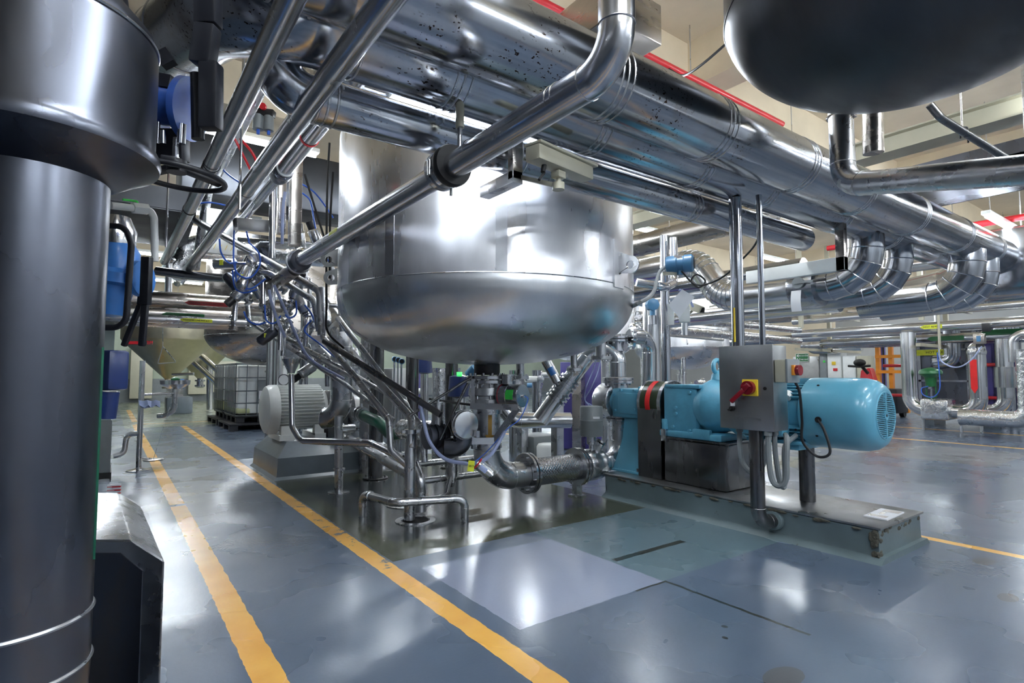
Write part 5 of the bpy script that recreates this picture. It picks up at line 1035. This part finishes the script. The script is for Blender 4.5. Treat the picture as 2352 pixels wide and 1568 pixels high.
finish('purple_rack', MB().b2((18, q.y+.7, 0), (18.1, q.y+.85, 2.4)).b2((18, q.y-1.6, 2.2), (18.1, q.y+.85, 2.35)).b2((18, q.y-1.6, 0), (18.1, q.y-1.45, 2.4)), 'purple', None, 'purple storage rack upright behind the orange stacker', 'rack')
# electrical cabinets, cream wall piece with the exit sign
WX = 21.5
g = lambda x: aX(x, 840, WX).y
struct('wall_partition', MB().b2((WX+.4, g(1905), 0), (WX+.6, g(1700), ZC)), 'concrete')
struct('wall_inner', MB().b2((WX+1.2, g(2120), 0), (WX+1.35, g(1960), ZC)), 'wallw')
for k, (x0_, x1_, zt, l, mt) in enumerate(((1826, 1886, 1.75, 'wide grey metal panel below the fire exit sign', 'box'), (1887, 1904, 1.85, 'narrow grey electrical cabinet right of the wide panel', 'grey'), (1905, 1936, 1.87, 'grey electrical cabinet with yellow and red switches', 'white'), (1940, 1969, 1.75, 'plain grey electrical cabinet right of the one with switches', 'white'), (1972, 1999, 1.72, 'rightmost pale electrical cabinet in the row', 'cctv'))):
    y1_, y0_ = g(x0_), g(x1_); t = thing('electrical_cabinet', (WX, (y0_+y1_)/2, 0), l, 'cabinet')
    finish('casing', MB().b2((WX-.15, y0_, .0), (WX+.35, y1_, zt), .01), mt, t); finish('door', MB().b2((WX-.165, y0_+.02, .08), (WX-.15, y1_-.02, zt-.03), .004), mt, t)
    if k == 2: finish('switch', MB().b2((WX-.2, (y0_+y1_)/2-.06, 1.42), (WX-.16, (y0_+y1_)/2+.06, 1.54)), 'yellow', t); finish('switch', MB().b2((WX-.2, (y0_+y1_)/2-.12, 1.2), (WX-.16, (y0_+y1_)/2+.02, 1.30)), 'red', t)
    if k == 1: finish('indicator_light', MB().cyl((WX-.19, (y0_+y1_)/2-.05, 1.55), (WX-.16, (y0_+y1_)/2-.05, 1.55), .04), 'lime', t)
s0 = aX(1842, 821, WX-.2); sx_ = WX-.2
t = thing('exit_sign', (sx_, s0.y, s0.z-.15), 'green fire exit sign with a white arrow above the grey cabinets', 'sign')
sw, sh = .48, .31
finish('panel', MB().b2((sx_, s0.y-sw/2, s0.z-sh/2), (sx_+.02, s0.y+sw/2, s0.z+sh/2)), 'green', t)
ry = V(0, -1, 0); B_s = lambda yy, zz: V(sx_-.002, s0.y-yy, s0.z+zz)
m = MB()
for a_, b_ in (((-sw/2, -sh/2), (sw/2, -sh/2+.012)), ((-sw/2, sh/2-.012), (sw/2, sh/2)), ((-sw/2, -sh/2), (-sw/2+.012, sh/2)), ((sw/2-.012, -sh/2), (sw/2, sh/2))):
    m.b2((sx_-.004, s0.y-a_[0], s0.z+a_[1]), (sx_, s0.y-b_[0], s0.z+b_[1]))
m.prism([B_s(*p_) for p_ in ((-.20, .07), (-.14, .125), (-.115, .125), (-.155, .083), (-.06, .083), (-.06, .057), (-.155, .057), (-.115, .015), (-.14, .015))], V(-.003, 0, 0))
m.ball(B_s(-.17, -.03), .014, (.3, 1, 1), 8).prism([B_s(*p_) for p_ in ((-.185, -.045), (-.155, -.05), (-.15, -.09), (-.13, -.12), (-.145, -.125), (-.168, -.098), (-.19, -.12), (-.2, -.11), (-.18, -.085))], V(-.003, 0, 0))
m.b2((sx_-.004, s0.y+.09, s0.z-.125), (sx_, s0.y+.10, s0.z-.03)).b2((sx_-.004, s0.y+.06, s0.z-.03), (sx_, s0.y+.10, s0.z-.022))
finish('white_border', m, 'winkt', t)
bs = lambda yy, zz: basis(V(sx_-.004, s0.y-yy, s0.z+zz), ry, UZ)
text('lettering', 'ทางหนีไฟ', .075, bs(.085, .068), 'winkt', t, .001); text('lettering', 'FIRE EXIT', .07, bs(.085, -.075), 'winkt', t, .001)
pipe('silver_duct', [V(WX-.3, g(1870), 2.6), V(WX-.3, g(1870), 1.98), V(WX-.3, g(1910), 1.95), V(WX-.3, g(1990), 2.02)], .14, 'clad2', 'silver duct elbow above the electrical cabinets', 'duct', .2, 20)
# ---------------------------------------------------------------- middle background under and beside the mixing tank
for (x0_, x1_, y0_, y1_, d, mt, l) in ((1288, 1396, 830, 1005, 8.2, 'purple', 'purple steel frame panel behind the slanting pump pipe'), (948, 968, 850, 960, 8.5, 'purple', 'narrow purple panel seen between the round columns'), (1320, 1340, 850, 985, 8.0, 'brown', 'rust brown upright in front of the purple panel')):
    a_, b_ = at(x0_, y1_, d), at(x1_, y0_, d); z0_ = 0 if y1_ > 980 or d > 8.3 else .1
    finish('purple_cabinet' if mt == 'purple' else 'rusty_upright', MB().bar(V(a_.x, a_.y, (b_.z)/2), V(b_.x, b_.y, (b_.z)/2), .3, b_.z-.02, .01), mt, None, l, 'panel')
for (x, d, w_, zt, l) in ((1200, 6.6, .10, .80, 'square steel leg below the horizontal elbow pipe, left one'), (1280, 6.0, .10, .95, 'square steel leg under the slanting pump pipe, right one')):
    q = at(x, 950, d); finish('square_post', MB().b2((q.x-w_/2, q.y-w_/2, 0), (q.x+w_/2, q.y+w_/2, zt), .004), 'satin', None, l, 'leg')
q = at(1262, 1040, 6.4); finish('grey_cylinder', MB().lathe([(.01, .30), (.13, .29), (.15, .26), (.15, .02), (.13, 0)], (q.x, q.y, 0), UZ, 28), 'white', None, 'squat pale grey motor can on the floor behind the braided hose', 'motor')
q = at(1232, 1040, 6.8); finish('grey_cylinder', MB().b2((q.x-.2, q.y-.2, 0), (q.x+.2, q.y+.2, .36), .03), 'grey', None, 'pale grey block on the floor behind the left flange of the braided hose', 'block')
for (x, y, d, s, mt, l) in ((1055, 885, 6.2, 1, 'navy', 'navy blue valve actuator with a green light behind the brace rods'), (975, 838, 7.0, .8, 'navy', 'dark blue valve head between the middle and right round columns')):
    c = at(x, y, d); t = thing('blue_actuator', c, l, 'actuator'); finish('body', MB().lathe([(.04, -.14*s), (.13*s, -.12*s), (.11*s, .10*s), (.03, .12*s)], c, UZ, 24), mt, t)
    finish('green_light', MB().cyl(c+UZ*.12*s, c+UZ*.15*s, .03), 'greenlit', t); finish('display', MB().cyl(c+RT*.10*s+UZ*.12*s, c+RT*.18*s+UZ*.2*s-FH*.05, .05*s), 'sky', t)
    finish('stem', MB().cyl(c-UZ*.14*s, V(c.x, c.y, 0), .05), 'clad2', t)
for (x, y, d) in ((906, 824, 7.0), (914, 826, 6.9), (922, 829, 6.8)):
    c = at(x, y, d); t = thing('gauge_head', c, 'small light blue round instrument head in the row of three under the tank edge', 'instrument', 'three blue instrument heads under the tank edge')
    finish('head', MB().cyl(c, c-FW*.12+RT*.03, .035, seg=20), 'sky', t); finish('glass', MB().cyl(c-FW*.12+RT*.03, c-FW*.125+RT*.031, .026, seg=20), 'hole', t); finish('stem', MB().cyl(c-UZ*.03, V(c.x, c.y, 0), .012), 'pipe', t)
for k, (x, y0_, d, r, mt, l) in enumerate(((1008, 845, 7.4, .09, 'foil', 'crinkled foil riser behind the right round column'), (1046, 845, 7.6, .07, 'clad', 'polished riser left of the outlet stack'), (1185, 850, 7.0, .09, 'clad2', 'pale riser just right of the outlet stack'), (1232, 850, 7.6, .06, 'clad', 'thin riser behind the drum shaped actuator'), (1497, 770, 6.4, .10, 'clad2', 'tall bright riser left of the vertical post'), (1390, 800, 7.4, .06, 'satin', 'square looking riser behind the pump arch'), (845, 800, 6.3, .08, 'satin', 'riser behind the upper end of the slanting pipes'), (700, 760, 6.9, .05, 'clad', 'riser above the white motor pump'), (640, 750, 7.6, .07, 'clad2', 'riser left of the white motor, below the far tank'), (622, 770, 7.9, .05, 'clad2', 'thin riser beside the far tank outlet'))):
    q = at(x, y0_, d); pipe('riser', [V(q.x, q.y, 0), V(q.x, q.y, max(q.z, 1.4)+.4 if x in (1497, 845, 700, 640, 622) else q.z)], r, mt, l)
q = at(912, 910, 7.8); finish('steel_cabinet', MB().bar(V(q.x-.14, q.y, .6), V(q.x+.14, q.y, .6), .3, 1.15, .01), 'box', None, 'grey steel cabinet between the left and middle round columns', 'cabinet')
q = at(812, 900, 7.4); finish('steel_cabinet', MB().bar(V(q.x-.16, q.y, .65), V(q.x+.10, q.y, .65), .3, 1.3, .01), 'grey', None, 'grey cabinet with a yellow edge behind the fat riser', 'cabinet')
m = MB()
for k in range(22):
    rnd = random.Random(100+k); x = rnd.choice([rnd.uniform(895, 1075), rnd.uniform(1225, 1300), rnd.uniform(1510, 1650)]); y = rnd.uniform(845, 930) if x < 1400 else rnd.uniform(862, 905); d = rnd.uniform(7.5, 9.5)
    c = at(x, y, d); ax = V(rnd.uniform(-1, 1), rnd.uniform(-1, 1), rnd.uniform(-.6, .6)).normalized()
    zone = 'under the mixing tank' if x < 1100 else 'behind the slanting pump pipe' if x < 1400 else 'under the distant bright tank'
    t = thing('background_valve', c, 'small clutter valve among the pipework '+zone, 'valve', 'clutter valves '+zone)
    finish('body', MB().lathe([(.02, -.07), (.05, -.06), (.05, -.03), (.03, -.02), (.03, .02), (.05, .03), (.05, .06), (.02, .07)], c, ax, 14), 'pipe', t)
    a, u, v = frame(ax); finish('actuator', MB().cyl(c+u*.03, c+u*.2, .04), ('clad2', 'sky', 'white', 'satin')[k % 4], t)
    finish('stand', MB().cyl(c-UZ*.02, V(c.x, c.y, 0), .018), 'satin', t)
# ---------------------------------------------------------------- left valve cluster and its pipes
o = pipe('brown_header', [V(-.2, 7.0, 1.88), V(1.75, 7.0, 1.88)], .105, 'brown', 'stained horizontal header pipe with a dark red arrow label at the left', seg=32)
lx = lambda x, Y: aY(x, 700, Y).x
arrow(o, V(lx(474, 6.9), 6.89, 1.87), (-1, 0, 0), (0, -1, -.1), .42, .045, 'rlabel', 'HEATING WATER RETURN')
o = pipe('brown_header', [V(-.2, 7.05, 1.74), V(1.1, 7.05, 1.74)], .14, 'brown', 'wider stained header pipe with a dark green arrow label at the left', seg=32)
arrow(o, V(lx(422, 6.9), 6.90, 1.73), (-1, 0, 0), (0, -1, -.1), .40, .045, 'glabel', 'CHILLED WATER RETURN')
o = pipe('transfer_line', [V(-.1, 6.7, 1.66), V(1.55, 6.7, 1.66)], .042, 'satin', 'thin transfer pipe with a yellow arrow label at the left', seg=24)
arrow(o, V(lx(452, 6.65), 6.652, 1.66), (-1, 0, 0), (0, -1, 0), .30, .036, 'ytag', 'TRANSFER LINE PMT # 5')
q = lx(533, 6.7); finish('flange_joint', MB().flange((q, 6.7, 1.66), xa, .085, .03, 6), 'dark', o); finish('clamp_joint', MB().flange((q+.16, 6.7, 1.66), xa, .065, .03, 4), 'pipe', o)
pipe('foil_elbow', [at(392, 640, 6.2), at(440, 565, 6.3), at(600, 575, 6.6), at(760, 590, 7.2)], .14, 'foil', 'fat wrinkled pipe elbow below the ends of the long polished pipes', bend=.2, seg=28, n=6)
pipe('curved_pipe', [at(360, 622, 5.7), at(430, 632, 5.7), at(520, 640, 5.6), at(560, 622, 5.4), at(575, 590, 5.4)], .045, 'pipe', 'gently curved pipe sweeping right under the wrinkled elbow', bend=.15)
pipe('small_hook_pipe', [at(386, 690, 6.0), at(388, 600, 6.0), at(398, 592, 6.0)], .035, 'clad2', 'small upright hooked pipe by the end of the long polished pipes')
o = pipe('white_pipe', [at(255, 472, 3.4), at(345, 482, 3.6), at(354, 500, 3.6), at(356, 600, 3.6)], .022, 'white', 'white painted pipe with a green lever valve right of the dark column', bend=.05)
finish('ball_valve', MB().lathe([(.02, -.05), (.036, -.045), (.036, .045), (.02, .05)], at(322, 479, 3.55), (at(345, 482, 3.6)-at(255, 472, 3.4)), 6), 'white', o)
finish('green_lever', MB().tube([at(320, 472, 3.55), at(314, 462, 3.52), at(282, 458, 3.45)], .007, .01, 8), 'lime', o)
finish('duct_box', MB().b2((-1.0, 5.5, 3.0), (.28, 6.9, 3.7), .02), 'dull', None, 'grey sheet metal duct box above the white pipe', 'duct')
finish('duct_box', MB().prism([V(-.8, y, z) for y, z in ((5.7, 2.55), (5.7, 2.75), (6.8, 2.95), (7.1, 2.95), (7.1, 2.5), (6.4, 2.42))], V(1.4, 0, 0), .01), 'dull', None, 'slanting grey duct underside beside the white pipe', 'duct')
finish('duct_box', MB().b2((.55, 6.7, 3.05), (3.2, 7.3, 3.72), .02), 'dull', None, 'long dark duct box above the left valve cluster', 'duct')  # dark box added where it blocks the bright ceiling behind
finish('cream_duct', MB().b2((.1, 4.75, 3.22), (1.25, 5.1, 3.6), .01), 'concrete', None, 'cream painted duct behind the rusty pipe at the upper left', 'duct')
finish('ceiling_blocker_tray', MB().b2((.2, 8.6, 2.95), (6, 8.95, 3.02)).b2((.2, 8.6, 3.02), (6, 8.62, 3.12)), 'cab', None, 'dark tray added to block the bright ceiling, crossing the far left background', 'tray')  # tray added only to block the bright ceiling behind it
t = finish('warning_panel', MB().b2((.72, 6.05, 2.28), (1.0, 6.1, 2.72), .003), 'white', None, 'white panel with yellow and black warning stripes between the long pipes', 'panel')
m = MB()
for k in range(5): m.bar(V(.74+.05*k, 6.045, 2.32), V(.76+.05*k, 6.045, 2.37), .003, .018, up=V(0, 1, 0))
finish('warning_stripe', m, 'yellow', t)
for (x0_, y0_, x1_, y1_, d, w_, mt, l) in ((677, 372, 676, 565, 4.7, .09, 'brown', 'wide square hanging column beside the mixing tank'), (646, 375, 645, 538, 4.9, .065, 'brown', 'narrower square hanging column left of the wide one')):
    a_, b_ = at(x0_, y0_-120, d), at(x1_, y1_, d); finish('hanging_column', MB().b2((b_.x-w_/2, b_.y-w_/2, b_.z), (b_.x+w_/2, b_.y+w_/2, 4.2), .004), mt, None, l, 'column')
a_, b_ = at(540, 514, 4.6), at(620, 520, 4.9); finish('bracket_plate', MB().bar(a_, b_, .06, .10, .004), 'box', None, 'short horizontal square bar at the head of the valve cluster', 'bar')
pipe('stub_column', [at(626, 400, 4.6), at(625, 593, 4.6)], .026, 'clad2', 'bright vertical pipe stub ending above the long diagonal pipe')
finish('perforated_tray', MB().bar(at(590, 562, 5.2), at(760, 566, 5.6), .3, .012), 'satin', None, 'thin horizontal shelf tray above the valve cluster', 'tray')
c = at(722, 542, 5.0); t = thing('yellow_lamp', c, 'small yellow capped beacon on the shelf tray', 'beacon'); finish('dome', MB().lathe([(.035, -.04), (.035, .02), (.028, .04), (.01, .05)], c, UZ, 20), 'yellow', t); finish('socket', MB().cyl(c-UZ*.06, c-UZ*.04, .04).cyl(c+UZ*.05, c+UZ*.09, .008), 'cctv', t)
c = at(515, 605, 4.9); t = thing('horizontal_actuator', c, 'horizontal silver actuator with a yellow tag at the head of the valve cluster', 'actuator')
finish('cylinder', MB().cyl(c-RT*.075, c+RT*.09, .05, seg=28).cyl(c-RT*.08, c-RT*.075, .054, seg=28), 'clad2', t); finish('tag', MB().box(c-FH*.052, (.03, .004, .05), Matrix.Rotation(-A1, 4, 'Z')), 'ytag', t); finish('stem', MB().cyl(c+RT*.09, c+RT*.2, .015), 'pipe', t)
rnd = random.Random(11)
VL = [(578, 600, 4.95, 'upright twin actuator just below the horizontal actuator'), (592, 640, 5.0, 'pale valve body wrapped by blue tubes'), (640, 655, 5.1, 'valve crossed by the long diagonal pipe'), (668, 700, 5.1, 'valve under the middle of the shorter diagonal pipe'), (700, 640, 5.2, 'valve just above the shorter diagonal pipe'), (712, 735, 5.1, 'valve with black cap left of the vertical pipe bend'), (650, 745, 5.2, 'lowest valve of the cluster with hanging tubes'), (745, 590, 5.0, 'valve beside the white lifting lugs'), (742, 700, 5.3, 'valve squeezed against the mixing tank'), (690, 590, 5.3, 'valve behind the black banded joint'), (560, 680, 5.2, 'valve at the end of the brown header'), (612, 700, 5.2, 'valve with a side cylinder above the thin slanting pipes'), (690, 790, 5.6, 'valve above the white motor pump flange'), (735, 830, 5.6, 'valve beside the fat riser'), (628, 610, 5.4, 'valve half hidden behind the bright vertical stub'), (668, 760, 5.4, 'small valve over the far riser')]
for k, (x, y, d, l) in enumerate(VL):
    c = at(x, y, d); ax = (RT*rnd.uniform(-.6, .6)+UZ*rnd.choice([1, 1, .4, -.5])-FH*rnd.uniform(0, .5)).normalized(); a, u, v = frame(ax)
    t = thing('sanitary_valve', c, l, 'valve')
    finish('body', MB().ball(c, .048, seg=14).lathe([(.025, -.09), (.045, -.085), (.045, -.07), (.025, -.065), (.03, .03), (.03, .05), (.045, .055), (.045, .07), (.025, .075)], c, ax, 18).lathe([(.025, .09), (.045, .085), (.045, .07), (.025, .065), (.03, 0)], c, u, 18), 'pipe', t)
    L_ = rnd.uniform(.12, .2); finish('actuator', MB().lathe([(.02, .07), (.048, .08), (.052, .09), (.052, .08+L_), (.044, .095+L_), (.015, .11+L_)], c, ax, 22), ('clad2', 'satin', 'dark', 'clad2')[k % 4], t)
    if k % 3 == 0: finish('sticker', MB().box(c+ax*(.1+L_*.4)-FH*.05, (.03, .006, .04)), 'ytag', t)
    if k % 2: finish('sensor_cap', MB().cyl(c+ax*(.1+L_), c+ax*(.17+L_), .035), 'black', t)
    finish('connecting_pipe', MB().tube([c-u*.05, c-u*.16, c-u*.18-UZ*.25], .022, .05, 12), 'pipe', t)
BT = [((504, 548), (508, 580), (525, 603), (545, 602)), ((538, 520), (537, 600), (548, 630), (575, 637), (596, 610), (594, 580), (570, 555)), ((540, 600), (545, 650), (575, 663), (610, 640)), ((534, 620), (540, 660), (560, 672), (590, 665)),
      ((560, 500), (568, 540), (573, 555)), ((618, 665), (625, 700), (640, 740), (655, 775)), ((608, 700), (612, 735), (630, 742), (645, 725)), ((655, 722), (665, 730), (680, 720), (680, 690)), ((740, 605), (745, 592), (755, 600), (760, 612)), ((690, 420), (720, 440), (745, 470), (765, 500)),
      ((690, 440), (712, 460), (720, 500), (725, 525)), ((655, 440), (650, 480), (648, 560)), ((630, 655), (650, 700), (690, 790), (720, 830), (790, 870)), ((560, 715), (570, 735), (590, 745), (610, 740)), ((700, 700), (715, 720), (725, 745), (740, 775)), ((500, 380), (530, 405), (560, 425)), ((440, 470), (480, 465), (520, 472)), ((715, 735), (700, 760), (735, 790), (770, 820))]
for k, P_ in enumerate(BT):
    cable('blue_air_tube', [at(x, y, 4.75+.03*(k % 5)+.01*i) for i, (x, y) in enumerate(P_)], .0075 if k not in (5, 11, 12) else .013, 'tube' if k not in (5, 11, 12) else 'wtube', 'blue air tube curling through the left valve cluster', group='blue air tubes of the left valve cluster')
for k, P_ in enumerate((((757, 328), (752, 420), (750, 560), (750, 700), (752, 760), (790, 800)), ((700, 400), (715, 450), (740, 530), (745, 545)), ((765, 395), (758, 520), (757, 640)))):
    cable('black_cable', [at(x, y, 4.45+.02*i) for i, (x, y) in enumerate(P_)], .009, 'ink', ('long black cable hanging beside the left edge of the mixing tank', 'short black cable crossing to the shelf tray', 'second black cable close to the white lifting lugs')[k])
cable('red_strap', [at(530, 305, 3.9), at(545, 330, 3.9), at(575, 390, 4.0)], .009, 'red', 'left red strap hanging from the rusty pipe', 'strap'); cable('red_strap', [at(552, 318, 3.9), at(580, 352, 4.0), at(594, 385, 4.0)], .010, 'red', 'right red strap hanging from the rusty pipe', 'strap')
c = at(600, 262, 4.2); t = thing('air_filter_unit', c, 'small air filter regulator with blue fittings under the rusty pipe', 'regulator')
finish('bowl', MB().cyl(c-RT*.02-UZ*.01, c-RT*.02-UZ*.12, .04).cyl(c+RT*.06-UZ*.02, c+RT*.06-UZ*.13, .035), 'grey', t); finish('head', MB().bar(c-RT*.07+UZ*.02, c+RT*.10+UZ*.0, .06, .05, .005), 'black', t); finish('blue_fitting', MB().cyl(c-RT*.02-UZ*.12, c-RT*.02-UZ*.155, .012).cyl(c+RT*.06-UZ*.13, c+RT*.06-UZ*.16, .012).cyl(c-RT*.09+UZ*.03, c-RT*.07+UZ*.03, .02), 'tube', t); finish('gauge', MB().cyl(c+RT*.03+UZ*.04-FH*.03, c+RT*.03+UZ*.04-FH*.05, .025), 'red', t)
